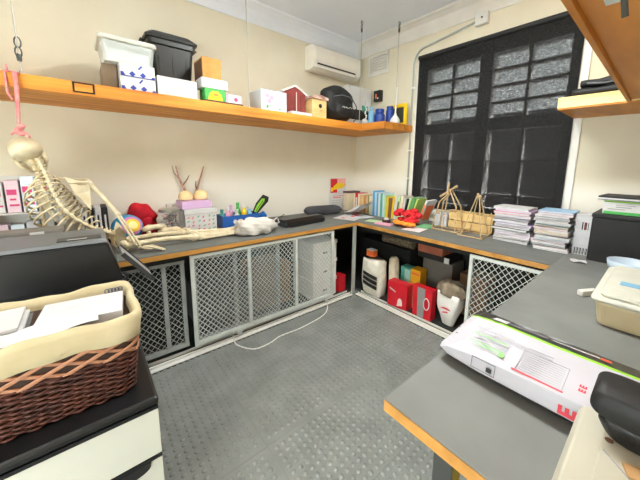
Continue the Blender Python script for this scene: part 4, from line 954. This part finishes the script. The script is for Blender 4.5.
t = thing('barcode_card', 'white barcode card propped on the front of the narrow white stack', 'card', (-.330, -2.862, Z)); P('card', PAPER, t, -.0015, .0015, -.048, .045, 0, .305)
b = MB()
for k in range(9): b.box(-.0024, -.0016, -.045+.009*k, -.045+.009*k+(.003 if k % 2 else .006), .004, .055)
b.build('barcode', INK, t); b = MB()
for k in range(4): b.box(-.0024, -.0016, -.035+.011*k, -.031+.011*k+(.003 if k % 2 else 0), .20, .26)
b.build('barcode', INK, t); b = MB(); b.box(-.0024, -.0016, -.020, -.012, .20, .26); b.build('red_print', RED, t)
# black box with folder and white/green carton
t = thing('black_storage_box', 'large matt black storage box on the bench at right', 'box', (-.26, -3.15, Z)); P('box_body', BLKM, t, -.20, .20, -.21, .225, 0, .325, .006); P('lid', BLKM, t, -.205, .205, -.215, .23, .3255, .352, .004)
t, hx, hy, h = carton('printed_carton', 'white carton with green stripes lying on the black box', 'box', -.40, -.12, -3.30, -2.965, Z+.3525, Z+.452, WHITE)
for nm, m, pl in (('green_stripe', GRN, [(-.16, .16, .002, .022)]), ('lime_stripe', LIME, [(-.16, .16, .086, .096)]), ('dark_mark', INK, [(-.125, -.105, .035, .06)]), ('grey_lines', GINK, [(.02, .10, .05, .056), (.0, .10, .065, .070), (.05, .14, .035, .04)])):
    b = MB()
    for a in pl: b.box(-hx-.0012, -hx-.0001, a[0], a[1], a[2], a[3])
    b.build(nm, m, t)
t = thing('black_folder', 'black folder lying on top of the white and green carton', 'folder', (-.26, -3.13, Z+.4525), -.05); P('cover', BLKM, t, -.16, .16, -.18, .19, .0, .004); P('sheets', PAPER, t, -.158, .15, -.17, .185, .0042, .016); P('cover', BLKM, t, -.16, .16, -.18, .19, .0165, .028, .003)
t = thing('paper_scrap', 'white crumpled paper scrap in front of the black box', 'paper', (-.585, -2.90, Z), .3); b = MB(); b.grid(lambda u, v: V(-.03+.06*u, -.045+.09*v, .004+.012*abs(math.sin(u*5+v*4))), 6, 6, thick=.0015); b.build('scrap', PAPER, t)

# ================================================================== storage under the window bench
b = MB(); b.box(-.70, -.03, -2.75, -.05, .0, .030); struct(b.build('trim_8', mat('shade_dark_storage_base', '262827', None, .7)))  # base coloured dark to stand in for shade under the bench
F0 = .0305
def sackbag(name, label, cat, loc, hx, hy, h, m, fold=.06, top=.75, seed=1, bot=1, rz=0):
    t = thing(name, label, cat, loc, rz); r_ = random.Random(seed); b = MB(); rings = []; n = 28; K = 14
    ph = [r_.uniform(0, 6) for _ in range(5)]
    for k in range(K+1):
        u = k/K; s_ = (1+.10*math.sin(PI*u))*(1-(1-top)*u**2.5)*(1-(1-bot)*(1-u)**1.6); ring = []
        for j in range(n):
            a = 2*PI*j/n; wv = 1+fold*(.5*math.sin(3*a+ph[0]+3*u)+.5*math.sin(5*a+ph[1]-4*u)+.4*math.sin(9*u+ph[2]+2*a))
            ca, sa = math.cos(a), math.sin(a); e = .5
            ring.append(V(hx*s_*wv*math.copysign(abs(ca)**e, ca), hy*s_*wv*math.copysign(abs(sa)**e, sa), h*u+(.02*math.sin(3*a+ph[3])*u)))
        rings.append(ring)
    b.loft(rings); b.build('sack_body', m, t, smooth=True); return t
t = sackbag('shopping_bag', 'white sack with three black stripes under the corner of the window bench', 'bag', (-.645, -1.030, F0), 0.085, .138, .43, SACK, .05, 1.0, 2)
for k in range(3):
    b = MB(); z0 = .13+.06*k
    b.grid(lambda u, v: V(-.099-.010*math.sin(PI*u), .095-.22*u, z0-.03*u+.042*v), 8, 2); 
    b.v = [(x-.004, y, z) for x, y, z in b.v]; o = b.build('black_stripe', INK, t); so = o.modifiers.new('th', 'SOLIDIFY'); so.thickness = .004
t = thing('orange_carton', 'small orange and white carton on top of the striped sack', 'box', (-.62, -.955, F0+.452)); P('body', ORG, t, -.04, .04, -.055, .055, 0, .075, .003); P('white_end', WHITE, t, -.041, .041, -.054, .054, .0755, .083, .002)
t = thing('cloth_roll', 'beige rolled cloth standing right of the striped sack', 'cloth', (-.55, -1.262, F0), 0); b = MB()
b.tube([(0, 0, 0), (-.01, 0, .2), (-.005, .01, .40), (.0, .015, .47), (.0, .018, .50)], [.056, .060, .061, .056, .03], 20); b.build('roll', mat('beige_cloth', 'E2DAC6', 'D0C5AA', .9, 9, bump=.2), t, smooth=True)
b = MB(); b.tube([(.0, 0, .20), (0, 0, .215)], .0615, 20); b.build('tie', SACK, t)
carton('dark_crate', 'black crate low at the back under the window bench', 'crate', -.38, -.06, -1.92, -1.36, F0, F0+.215, DARK)
carton('dark_crate', 'tall black crate in the dark back corner under the bench', 'crate', -.36, -.06, -1.33, -.55, F0, F0+.56, DARK)
t = thing('fur_roll', 'grey brown ribbed fur roll on the tall black crate', 'roll', (-.28, -1.10, F0+.5605)); b = MB()
b.tube([(0, -.24+.02*k, .055) for k in range(25)], [.055+.006*(k % 2) for k in range(25)], 14); b.build('roll', mat('grey_brown_fur', '8C7A62', '54483A', .95, 40, bump=.5), t, smooth=True)
t, hx, hy, h = carton('teal_carton', 'teal and white carton left of the yellow carton', 'box', -.52, -.40, -1.475, -1.325, F0+.0, F0+.405, TEAL)
b = MB(); b.box(-hx-.0012, -hx-.0001, -.055, .02, h-.17, h-.02); b.build('pale_panel', mat('pale_teal_print', 'A9D9D2', None), t)
t, hx, hy, h = carton('yellow_carton', 'yellow carton standing beside the teal carton', 'box', -.55, -.42, -1.605, -1.48, F0+.0, F0+.425, mat('golden_yellow_card', 'F2B01E', None, .6))
b = MB(); b.box(-hx-.0012, -hx-.0001, -.05, .05, h-.06, h-.04); b.build('printed_band', ORG, t)
t, hx, hy, h = carton('grey_carton', 'grey carton with white tape on the low black crate', 'box', -.37, -.10, -1.87, -1.52, F0+.2155, F0+.53, mat('dull_grey_card', '6A665F', None, .85))
t, hx, hy, h = carton('shallow_tray', 'black shallow tray on top of the grey carton', 'tray', -.38, -.10, -1.84, -1.45, F0+.5305, F0+.60, BLKM, flaps=False); P('label', WHITE, t, -hx-.001, -hx, -.185, -.13, .0, .06)
t, hx, hy, h = carton('brick_coloured_box', 'brick red box at the top just below the bench', 'box', -.40, -.12, -1.76, -1.46, F0+.6005, F0+.70, mat('brick_red_card', 'B0664A', '9F583F', .7, 6))
carton('brown_carton', 'large brown carton deep under the bench at right', 'box', -.30, -.06, -2.20, -1.926, .0306, .48, mat('dim_brown_card', '8A6B4C', None, .85), tape=TAN)
t, hx, hy, h = carton('red_shoe_box', 'bright red box with a white curved cutout shape in front', 'box', -.735, -.62, -1.565, -1.315, .0306, .315, RED, rz=.05)
b = MB(); b.prism([(.03*math.cos(a)-.04+.0, .06+.06*math.sin(a)) for a in [PI*k/10 for k in range(11)]]+[(-.07, .04), (.0, .02)], -hx-.0012, -hx-.0001, 'x'); b.build('white_cutout_print', mat('pinkish_white_print', 'E8D4CF', None), t)
b = MB(); b.prism([(.10, .20), (.02, .17), (.02, .185), (.10, .215)], -hx-.0012, -hx-.0001, 'x'); b.build('white_band', WHITE, t)
carton('tan_carton', 'tan carton standing behind the bright red box', 'box', -.6, -.56, -1.60, -1.48, .0306, .30, TAN)
t = thing('gift_bag', 'red and grey paper gift bag with white string handle', 'bag', (-.665, -1.74, F0)); 
b = MB(); b.loft([[V(-.045, -.105, 0), V(-.045, .105, 0), V(.045, .105, 0), V(.045, -.105, 0)], [V(-.05, -.115, .33), V(-.05, .115, .33), V(.03, .115, .33), V(.03, -.115, .33)]]); b.build('bag_body', RED, t)
b = MB(); b.loft([[V(-.0465, -.025, 0.001), V(-.0465, .05, .001), V(-.0455, .05, .001), V(-.0455, -.025, .001)], [V(-.0515, -.035, .325), V(-.0515, .055, .325), V(-.050, .055, .325), V(-.050, -.035, .325)]]); b.build('grey_panel', mat('warm_grey_paper', '8E8A88', None), t)
b = MB(); b.tube([(-.053+.0, -.055+.032*math.cos(a), .17+.062*math.sin(a)) for a in [2*PI*k/16 for k in range(17)]], .005, 6); b.build('string_handle', WHITE, t, smooth=True)
t = sackbag('white_sack', 'white plastic sack with red print and brown cloth stuffed in top', 'sack', (-.60, -1.985, F0), .080, .115, .34, mat('white_sack_film', 'F2EEE8', 'E6E2DC', .4, 6, bump=.4, bscale=14), .08, 1.05, 5, .45)
b = MB(); b.ell((0.0, -.01, .37), (.10, .145, .085), nu=24, nv=14, fn=lambda p, d: p*(1+.12*math.sin(7*d.x+3*d.y)+.08*math.sin(11*d.y+5*d.z))); b.build('stuffed_cloth', mat('grey_brown_cloth', '9A8C78', '6E6050', .95, 12, bump=.3), t, smooth=True)
b = MB(); b.prism([(.045, .19), (.01, .21), (-.05, .20), (-.055, .19), (.0, .195)], -.104, -.100, 'x'); b.prism([(.02, .16), (-.03, .175), (-.035, .165), (.02, .15)], -.105, -.101, 'x'); b.build('red_print', RINK, t)

# ================================================================== storage under the left bench
b = MB(); b.box(-3.9, -.70, -.77, -.05, 0, .030); struct(b.build('trim_9', MATS['shade_dark_storage_base']))  # same darkened base, painting in the shaded gap below the doors
for i, (z0, z1, nm) in enumerate(((.0306, .26, 'bottom'), (.2605, .49, 'middle'), (.4905, .715, 'top'))):
    t = thing('white_drawer_box', '%s white storage box in the stack behind the mesh door by the corner' % nm, 'box', (-1.195, -.53, z0), 0, 'stacked white storage boxes')
    P('box_body', mat('bright_white_plastic', 'F2F0EA', None, .5), t, -.175, .175, -.21, .20, 0, z1-z0-.045, .004); P('lid', mat('bright_white_plastic'), t, -.182, .182, -.217, .207, z1-z0-.0445, z1-z0, .004); P('handle_slot', GREYP, t, -.03, .03, -.2115, -.2102, .08, .10)
t = thing('red_carton', 'small red carton on the floor beside the white storage boxes', 'box', (-.925, -.69, .0306)); P('body', RED, t, -.055, .055, -.06, .06, 0, .20, .003); P('flap', RED, t, -.054, .054, -.06, .06, .2004, .204)
carton('grey_tool_box', 'grey box standing behind the left mesh doors', 'box', -2.55, -2.05, -.50, -.15, .0306, .42, mat('mid_grey_box', '4A4C4B', None, .7))
carton('dark_carton', 'dim brown carton behind the large mesh door', 'box', -1.98, -1.55, -.55, -.15, .0306, .50, mat('dim_brown_card'))

# floor cable
t = thing('white_cable', 'white cable looping from the sliding door onto the rubber floor', 'cable', (0, 0, 0))
b = MB(); ctrl = [V(-2.36, -.874, .12), V(-2.36, -.895, .03), V(-2.345, -.96, .007), V(-2.26, -1.09, .007), V(-2.12, -1.10, .007), V(-1.99, -1.065, .007), V(-1.80, -1.075, .007), V(-1.64, -1.063, .007), V(-1.48, -1.035, .007), V(-1.37, -.985, .007), V(-1.29, -.91, .03), V(-1.285, -.874, .12)]
b.tube([path(ctrl, i/60*.9999) for i in range(61)], .0055, 8); b.build('cable', PLAST, t, smooth=True)

# ================================================================== left foreground
t = thing('drawer_tower', 'black framed drawer tower with frosted white drawers in left foreground', 'drawer tower', (-3.40, -1.80, 0))
W, D = .30, .267
P('top_board', BLKP, t, -W, W, -D, D, .665, .70, .012)
P('back_panel', BLKP, t, -W+.012, W-.012, D-.02, D-.004, .04, .6645); P('base', BLKP, t, -W+.004, W-.004, -D+.01, D-.004, .0, .017, .006)
for s_ in (-1, 1):
    P('side_frame', BLKP, t, s_*(W-.008)-.006, s_*(W-.008)+.006, -D+.03, D-.005, .0405, .664, .003)
for i in range(3):
    z0 = .018+.216*i; dr = None
    b = MB(); x0, x1 = -W+.018, W-.018; yf = -D+.002
    b.box(x0-.012, x1+.012, yf, yf+.006, z0+.002, z0+.200); b.box(x0, x0+.004, yf+.006, D-.03, z0+.002, z0+.17); b.box(x1-.004, x1, yf+.006, D-.03, z0+.002, z0+.17); b.box(x0, x1, yf+.006, D-.03, z0+.002, z0+.006)
    dr = b.build('drawer', DRAW, t, .003, ); 
    b = MB(); b.prism([(-W+.006, z0+.201), (W-.006, z0+.201), (W-.006, z0+.2145), (-W+.006, z0+.2145)], yf-.002, yf+.03, 'y'); b.build('rail', BLKP, t)
    if i < 2:
        b = MB(); b.prism([(.255*math.copysign(abs(math.cos(a))**.35, math.cos(a)), z0+.2005-.045*math.sin(a)**.6) for a in [PI*k/16 for k in range(17)]], yf-.0045, yf-.0005, 'y'); b.build('finger_grip', BLKM, dr)
    P('drawer_contents', mat('mixed_papers', 'CFC9BC', '9FA09A', .8, 7), dr, x0+.02, x1-.02, yf+.05, D-.06, z0+.007, z0+.11, .01)
# wicker basket
t = thing('wicker_basket', 'reddish brown wicker basket with cream canvas liner on the drawer tower', 'basket', (-3.395, -1.80, .7005))
def rr(hx, hy, r, n=8):
    pts = []
    for sx, sy, a0 in ((1, 1, 0), (-1, 1, PI/2), (-1, -1, PI), (1, -1, 3*PI/2)):
        for i in range(n+1):
            a = a0+PI/2*i/n; pts.append((sx*(hx-r)+r*math.cos(a), sy*(hy-r)+r*math.sin(a)))
    return pts
def per(pts, M_):
    """resample closed outline to M_ points with normals"""
    P2 = [Vector(p) for p in pts]; P2.append(P2[0]); L = [0]
    for a, b_ in zip(P2, P2[1:]): L.append(L[-1]+(b_-a).length)
    out = []; k = 0
    for i in range(M_):
        s_ = L[-1]*i/M_
        while L[k+1] < s_: k += 1
        f = (s_-L[k])/max(1e-9, L[k+1]-L[k]); p = P2[k].lerp(P2[k+1], f); out.append(p)
    res = []
    for i in range(M_):
        d = (out[(i+1) % M_]-out[i-1]).normalized(); res.append((out[i], Vector((d.y, -d.x))))
    return res
def hx(z): return .232+.030*z/.30
def hy(z): return .168+.030*z/.30
NS = 104
b = MB(); b.loft([[V(x, y, z) for x, y in rr(hx(z)-.010, hy(z)-.010, .05)] for z in (.004, .10, .20, .285)]); b.build('inner_shell', WICKD, t)
b = MB()
for k in range(17):
    z = .008+.0098*k; o_ = per(rr(hx(z), hy(z), .05), NS)
    pts = [(p.x+n.x*.005*(1 if (i//2+k) % 2 else -1), p.y+n.y*.005*(1 if (i//2+k) % 2 else -1), z+.002*math.sin(i*1.1+k)) for i, (p, n) in enumerate(o_)]; pts.append(pts[0])
    b.tube(pts, .0052, 5, caps=False)
b.build('lower_weave', WICK, t, smooth=True)
# diamond band : dark panel with tan criss-cross canes
b = MB()
for z0, z1 in ((.175, .262),):
    b.loft([[V(x, y, z) for x, y in rr(hx(z)+.001, hy(z)+.001, .05)] for z in (z0, z1)], caps=False)
b.build('dark_band', WICKD, t)
b = MB(); o0 = per(rr(hx(.2)+.005, hy(.2)+.005, .05), 96)
for sgn in (1, -1):
    for st_ in range(0, 96, 6):
        for off in (-.45, 0, .45):
            pts = []
            for k in range(13):
                i = (st_+sgn*k) % 96; p, n = o0[i]; f = off; q, _ = o0[(i+1) % 96]; pp = p.lerp(q, .5+off)
                z = .172+.088*k/12; pts.append((pp.x+n.x*(.0025*sgn+(hx(z)-hx(.2))), pp.y+n.y*(.0025*sgn+(hx(z)-hx(.2))), z))
            b.tube(pts, .0042, 5, caps=False)
b.build('criss_cross_cane', WICKP, t, smooth=True)
b = MB()
for z in (.172, .262):
    o_ = per(rr(hx(z)+.002, hy(z)+.002, .05), 60); pts = [(p.x, p.y, z) for p, n in o_]; pts.append(pts[0]); b.tube(pts, .006, 5, caps=False)
b.build('border_cane', WICK, t, smooth=True)
# liner: outer skirt, rounded rim, inner wall
b = MB(); rings = []
lw = random.Random(8)
for z, off in ((.236, .010), (.240, .014), (.27, .013), (.31, .014), (.328, .010), (.334, .0), (.328, -.010), (.30, -.016), (.22, -.022)):
    o_ = per(rr(hx(min(z, .30))+off, hy(min(z, .30))+off, .055), 90)
    rings.append([V(p.x+n.x*.003*math.sin(i*.55+z*30), p.y+n.y*.003*math.sin(i*.55+z*30), z+.005*math.sin(i*.33)+.003*math.sin(i*.9)) for i, (p, n) in enumerate(o_)])
b.loft(rings, caps=False); b.build('canvas_liner', LINER, t, smooth=True)
BX, BY_ = -3.395, -1.80
# papers in the basket
t = thing('paper_ream', 'thick white paper pad on top of the basket papers', 'paper pad', (-3.285, -1.80, .972), -.10); P('sheets', PAPER, t, -.135, .118, -.10, .11, .0, .050, .002); P('pink_sheet', PINKP, t, -.12, .118, -.085, .095, -.006, -.0003)
t = thing('paper_bundle', 'grey white folder bundle leaning in the left of the basket', 'papers', (-3.525, -1.76, .958)); 
for k in range(4): P('sheet', (PAPER, GREYP, WHITE, mat('pale_grey_cover'))[k], t, -.10, .088-.01*k, -.10+.01*k, .13, .016*k, .016*k+.012, .001)
t = thing('loose_paper', 'crinkled translucent white paper at the front of the basket', 'paper', (-3.42, -1.905, 1.005)); b = MB(); b.grid(lambda u, v: V(-.16+.33*u, -.045+.07*v, .016*u+.006*math.sin(u*9+v*3)+.015*v), 14, 4, thick=.001); b.build('sheet', PAPER, t, smooth=False)
t = thing('dark_folder', 'dark green folder edge between the basket papers', 'folder', (-3.43, -1.82, .945)); P('cover', mat('dark_green_folder', '34403A', None), t, -.19, .19, -.14, .15, 0, .01)
t = thing('paper_filling', 'lower stack of papers filling the basket', 'papers', (-3.395, -1.80, .7155)); P('sheets', PAPER, t, -.20, .20, -.13, .13, .0, .225, .004)
t = thing('key_ring', 'small blue grey key ring beads at the back rim of the basket', 'key ring', (-3.185, -1.655, 1.0)); b = MB()
for k in range(5): b.tube([(-.026+.012*k+.008*math.cos(a), .0, .015+.010*math.sin(a)) for a in [2*PI*j/10 for j in range(11)]], .002, 5)
b.build('rings', mat('blue_grey_wire', '4E587E', None), t)
# printer and side table
t = thing('side_table', 'black side table under the printer behind the basket', 'table', (-3.48, -1.13, 0)); P('table_top', BLKM, t, -.33, .32, -.20, .20, .87, .898, .004)
for sx in (-.30, .29):
    for sy in (-.17, .17): P('leg', BLKM, t, sx-.018, sx+.018, sy-.018, sy+.018, 0, .8695, .003)
t = thing('printer', 'large black printer with grey top behind the wicker basket', 'printer', (-3.50, -1.13, .8985))
b = MB(); b.loft([[V(-.38, -.18, 0), V(.375, -.18, 0), V(.375, .19, 0), V(-.38, .19, 0)], [V(-.38, -.185, .06), V(.372, -.185, .06), V(.372, .19, .06), V(-.38, .19, .06)], [V(-.37, -.17, .262), V(.325, -.17, .262), V(.325, .185, .262), V(-.37, .185, .262)]]); b.build('casing', BLKP, t, .012)
b = MB(); b.loft([[V(-.37, -.168, .2625), V(.325, -.168, .2625), V(.325, .185, .2625), V(-.37, .185, .2625)], [V(-.362, -.155, .282), V(.316, -.155, .282), V(.316, .18, .282), V(-.362, .18, .282)]]); b.build('grey_scanner_lid', GREYP, t, .006)
P('control_panel', DGREY, t, .12, .30, -.12, -.03, .2825, .286, .002); P('sticker', WHITE, t, .16, .24, -.11, -.09, .2862, .2866)
P('lid_gap', INK, t, -.36, .325, -.1725, -.17, .254, .2585)
# fold-out tray at the printer's right side
b = MB(); Mt = Matrix.Translation(V(.385, .0, .175)) @ Matrix.Rotation(.93, 4, 'Y')
b.box(0, .235, -.13, .07, -.005, .005, M=Mt); b.build('fold_out_tray', mat('light_grey_tray', '9A9C9B', None, .45), t, .003)
for a0, a1 in ((-.136, -.1305), (.0705, .076)):
    b = MB(); b.box(0, .235, a0, a1, -.012, .012, M=Mt); b.build('tray_rim', DGREY, t)
b = MB(); b.tube([(.378, -.11, .06), (.40, -.11, .045), (.395, -.11, .02), (.378, -.11, .015)], .008, 8); b.build('tray_catch', DGREY, t)

# ================================================================== right foreground on the worn bench
t = thing('paper_package', 'white and green plastic package with black back lying on the worn bench', 'package', (-2.15, -3.0, Z))
Zp = Z; PX = -2.15; PY = -3.0
secs = [(-2.796, [(-2.330, .955), (-2.335, .965), (-2.325, .975), (-2.09, .992), (-2.082, .993), (-2.0, .985), (-1.975, .966), (-1.985, .950)]),
        (-2.83, [(-2.325, .940), (-2.345, .958), (-2.345, .985), (-2.115, 1.012), (-2.105, 1.013), (-2.01, .996), (-1.975, .965), (-1.98, .935)]),
        (-2.93, [(-2.318, .9262), (-2.352, .955), (-2.348, 1.0), (-2.155, 1.038), (-2.145, 1.039), (-2.05, 1.012), (-1.99, .970), (-1.995, .9262)]),
        (-3.10, [(-2.318, .9255), (-2.358, .960), (-2.350, 1.008), (-2.178, 1.044), (-2.167, 1.045), (-2.06, 1.016), (-1.99, .970), (-1.995, .9255)]),
        (-3.30, [(-2.318, .9255), (-2.358, .960), (-2.350, 1.010), (-2.180, 1.046), (-2.169, 1.047), (-2.065, 1.016), (-1.985, .970), (-1.99, .9255)]),
        (-3.60, [(-2.318, .9255), (-2.350, .958), (-2.345, 1.005), (-2.185, 1.042), (-2.174, 1.043), (-2.065, 1.015), (-1.985, .970), (-1.99, .9255)])]
def packpart(idx, close):
    b = MB(); b.loft([[V(x-PX, y-PY, z-Zp) for x, z in [s_[i] for i in idx]] for y, s_ in secs], caps=close); return b
FILM = mat('glossy_white_film', 'C0BFC8', 'B7B6C0', .35, 6, bump=.04, bscale=10)
b = MB()
def strip(i, j):
    k = len(b.v); n_ = len(secs); b.v += [tuple(V(s_[q][0]-PX, y-PY, s_[q][1]-Zp)) for y, s_ in secs for q in (i, j)]
    fs = [(k+2*m, k+2*m+1, k+2*m+3, k+2*m+2) for m in range(n_-1)]; b.f += fs; return len(fs)
b.mi += [2]*strip(0, 1); b.mi += [0]*strip(1, 2); b.mi += [0]*strip(2, 3); b.mi += [1]*strip(3, 4); b.mi += [2]*strip(4, 5); b.mi += [2]*strip(5, 6); b.mi += [2]*strip(6, 7); b.mi += [2]*strip(7, 0)
for s_, y in ((secs[0][1], secs[0][0]), (secs[-1][1], secs[-1][0])): b.add([V(x-PX, y-PY, z-Zp) for x, z in s_], [tuple(range(8))], 2)
PKB = mat('black_printed_film', '232326', '1A1A1D', .3, 9)
me_ = b.build('film_wrap', [FILM, mat('lime_green_film', '9ADB3E', None, .4), PKB], t)
bm = bmesh.new(); bm.from_mesh(me_.data); bmesh.ops.remove_doubles(bm, verts=bm.verts, dist=.0001); bmesh.ops.recalc_face_normals(bm, faces=bm.faces); bm.to_mesh(me_.data); bm.free()
# printing on the top white panel (u along the pack to the right, v up the slope)
def plane(o, up_): 
    u = V(0, -1, 0); n = u.cross(up_).normalized()
    return o, u, up_.normalized(), n
def bars(name, m, pl, rects, th=.0012):
    o, u, v, n = pl; b = MB()
    for a0, a1, c0, c1 in rects:
        q = [o+u*a0+v*c0, o+u*a1+v*c0, o+u*a1+v*c1, o+u*a0+v*c1]; b.add([p+n*.0022 for p in q]+[p+n*(.0022+th*.5) for p in q], [(3, 2, 1, 0), (4, 5, 6, 7), (0, 1, 5, 4), (1, 2, 6, 5), (2, 3, 7, 6), (3, 0, 4, 7)])
    return b.build(name, m, t)
top_o = V(-2.350-PX, -3.0-PY, 1.0055-Zp); pl_top = plane(top_o, V(.172, 0, .0375))
pl_side = plane(V(-2.357-PX, -3.0-PY, .960-Zp), V(.007, 0, .047))
bars('grey_print', mat('light_grey_ink', 'B4B4BC', None), pl_top, [(.0, .10, .125-.012*k, .1275-.012*k) for k in range(2)]+[(-.115, -.01, .118-.013*k, .1205-.013*k) for k in range(5)]+[(.035, .135, .098-.009*k, .1003-.009*k) for k in range(9)])
bars('green_print', mat('soft_green_ink', '86CF6A', None), pl_top, [(-.12, -.015, .095, .099), (-.12, -.015, .055, .058), (-.10, -.02, .045, .0475), (-.025, -.01, .036, .052)])
bars('red_print', RINK, pl_top, [(.02, .145, .012, .018)])
bars('frame_print', GINK, pl_top, [(.028, .030, .02, .11), (.140, .142, .02, .11), (.028, .142, .108, .110), (-.125, -.005, .128, .1295)])
bars('side_mark_frame', INK, pl_side, [(-.085, -.015, .040, .0413), (-.085, -.015, .006, .0073), (-.085, -.0837, .006, .041), (-.0163, -.015, .006, .041), (-.04, -.024, .012, .026)])
def ptext(body, size, m, pl, a, c, turn=0, name='lettering', bold=.0):
    o, u, v, n = pl; p = o+u*a+v*c+n*.0030
    if turn: u, v = v, -u
    R3 = Matrix((u, v, n)).transposed().to_4x4(); ob = text(body, size, m, t, (0, 0, 0), (0, 0, 0), name, bold=bold); ob.matrix_basis = Matrix.Translation(p) @ R3; return ob
ptext('E', .050, RINK, pl_side, .178, .002, 1, 'red_letter', .0022); ptext('E E', .020, RINK, pl_top, .185, .045, 1, 'red_letters', .0009)
ptext('x', .014, INK, pl_top, -.175, .085, 0, 'small_mark'); ptext('x', .014, INK, pl_top, -.168, .050, 0, 'small_mark')
pl_back = plane(V(-2.150-PX, -3.0-PY, 1.041-Zp), V(.105, 0, -.025))
bars('white_label', WHITE, pl_back, [(-.105, -.060, .010, .046)]); bars('silver_photo_print', mat('silver_print', 'A9AEB2', '3A3A3E', .35, 24), pl_back, [(-.06, .03, .052, .078), (.04, .12, .05, .075)]); bars('white_pen_print', WHITE, pl_back, [(.07, .19, .024, .033)]); bars('grey_scale_print', GINK, pl_back, [(-.07, .06, .024, .034)]); bars('orange_tip_print', mat('red_orange_ink', 'F0562E', None), pl_back, [(.192, .216, .020, .038)])
# cream box with black pouch
t = thing('cream_box', 'cream plastic machine box at bottom right corner of the bench', 'box', (-2.53, -3.40, Z+.0))
b = MB(); b.loft([[V(-.135, .215, 0), V(.14, .215, 0), V(.14, -.22, 0), V(-.135, -.22, 0)], [V(-.145, .215, .10), V(.14, .215, .10), V(.14, -.22, .10), V(-.145, -.22, .10)], [V(-.14, .205, .125), V(.13, .205, .125), V(.13, -.22, .125), V(-.14, -.22, .125)]]); b.build('casing', CREAMP, t, .004)
P('lid_panel', CREAMP, t, -.12, .10, -.20, .165, .1252, .1285, .002)
b = MB(); b.lathe([(.007, 0), (.007, .001)], 14, (.045, .155, .1286)); b.build('dark_hole', BROWN, t); 
b = MB(); b.tube([(.01, .16, .1287), (-.04, .11, .1287), (-.06, .05, .1287)], .0012, 5); b.build('crack_line', GINK, t)
P('teal_tag', TEAL, t, -.149, -.1455, .17, .214, .04, .10, .001)
t = thing('leather_strip', 'tan leather strip under the black pouch on the cream box', 'strip', (-2.50, -3.32, Z+.1287), .35); P('strip', mat('tan_leather', 'C49A6A', 'B48A5A', .6, 20), t, -.04, -.01, -.16, .06, 0, .004)
t = thing('black_pouch', 'black padded zip pouch on top of the cream box', 'pouch', (-2.455, -3.33, Z+.1335))
def roundband(x0, x1, y0, y1, z0, z1, r, shear=0, n=6):
    b = MB(); rings = []
    for x in (x0, x0+.008, x1-.008, x1):
        k = .9 if x in (x0, x1) else 1; ring = []
        cy, cz = (y0+y1)/2, (z0+z1)/2; hy_, hz = (y1-y0)/2*k, (z1-z0)/2*k
        for sy, sz, a0 in ((1, 1, 0), (-1, 1, PI/2), (-1, -1, PI), (1, -1, 3*PI/2)):
            for i in range(n+1):
                a = a0+PI/2*i/n; yy = cy+sy*(hy_-r)+r*math.cos(a); zz = cz+sz*(hz-r)+r*math.sin(a); ring.append(V(x, yy+shear*(zz-cz), zz))
        rings.append(ring)
    b.loft(rings); return b
roundband(-.045, .06, -.20, .122, .045, .098, .022).build('upper_flap', FABK, t, smooth=True)
roundband(-.038, .055, -.20, .100, .0, .046, .016, .6).build('lower_body', mat('black_leatherette', '141416', None, .4, 20, bump=.2), t, smooth=True)
b = MB(); b.tube([(-.041, .095, .046), (-.043, -.02, .047), (-.041, -.19, .046)], .0035, 6); b.build('zip', BLKM, t)
bb_ = MB()
for k in range(4): bb_.box(-.0395, -.0383, -.02-.012*k-.008, -.02-.012*k, .016, .019)
bb_.build('grey_stamp', GINK, t)
# tub
t = thing('plastic_tub', 'translucent tub with milky lid and cream contents at right', 'tub', (-1.365, -3.34, Z))
b = rbox(-.245, .33, -.22, .228, 0, .108, .03, taper=.05); b.build('tub_body', mat('creamy_clear_plastic', 'E6D8B4', 'DCCDA6', .35, 5), t, .004)
b = rbox(-.262, .347, -.236, .245, .1085, .128, .035); b.build('lid_rim', mat('milky_lid_plastic'), t, .004)
b = rbox(-.235, .32, -.21, .218, .1285, .148, .03); b.build('lid_panel', mat('milky_lid_plastic'), t, .006)
P('blue_label', LBLUE, t, -.06, .0, -.18, .17, .1482, .1505, .001); P('white_paper_label', PAPER, t, .03, .15, -.18, .10, .1482, .1495)
t = thing('adapter_plug', 'small white plug lying by the tub corner', 'plug', (-1.24, -3.050, Z), -.5); P('body', PLAST, t, -.06, .05, -.016, .016, 0, .03, .005); P('pin', ROD, t, .0505, .068, -.01, -.006, .012, .018); P('pin', ROD, t, .0505, .068, .006, .01, .012, .018)
t = thing('bowl', 'pale blue plastic bowl standing between the tub and the black box', 'bowl', (-.68, -3.165, Z)); b = MB(); b.lathe([(.075, 0), (.105, .05), (.112, .095), (.108, .095), (.10, .05), (.06, .012)], 32); b.build('dish', mat('pale_blue_plate', 'C4D6E8', None, .35), t, smooth=True)
b = MB(); b.lathe([(.05, .0125), (.05, .05), (.02, .06)], 20); b.build('rolled_tape', mat('blue_grey_tape', '8FA0B4', None), t)
t = thing('yellow_carton', 'yellow carton standing on the floor under the worn bench', 'box', (-2.22, -3.18, 0)); P('body', YEL, t, -.16, .14, -.16, .19, 0, .60, .004); P('flap', YEL, t, -.159, .139, -.159, .189, .6004, .603)
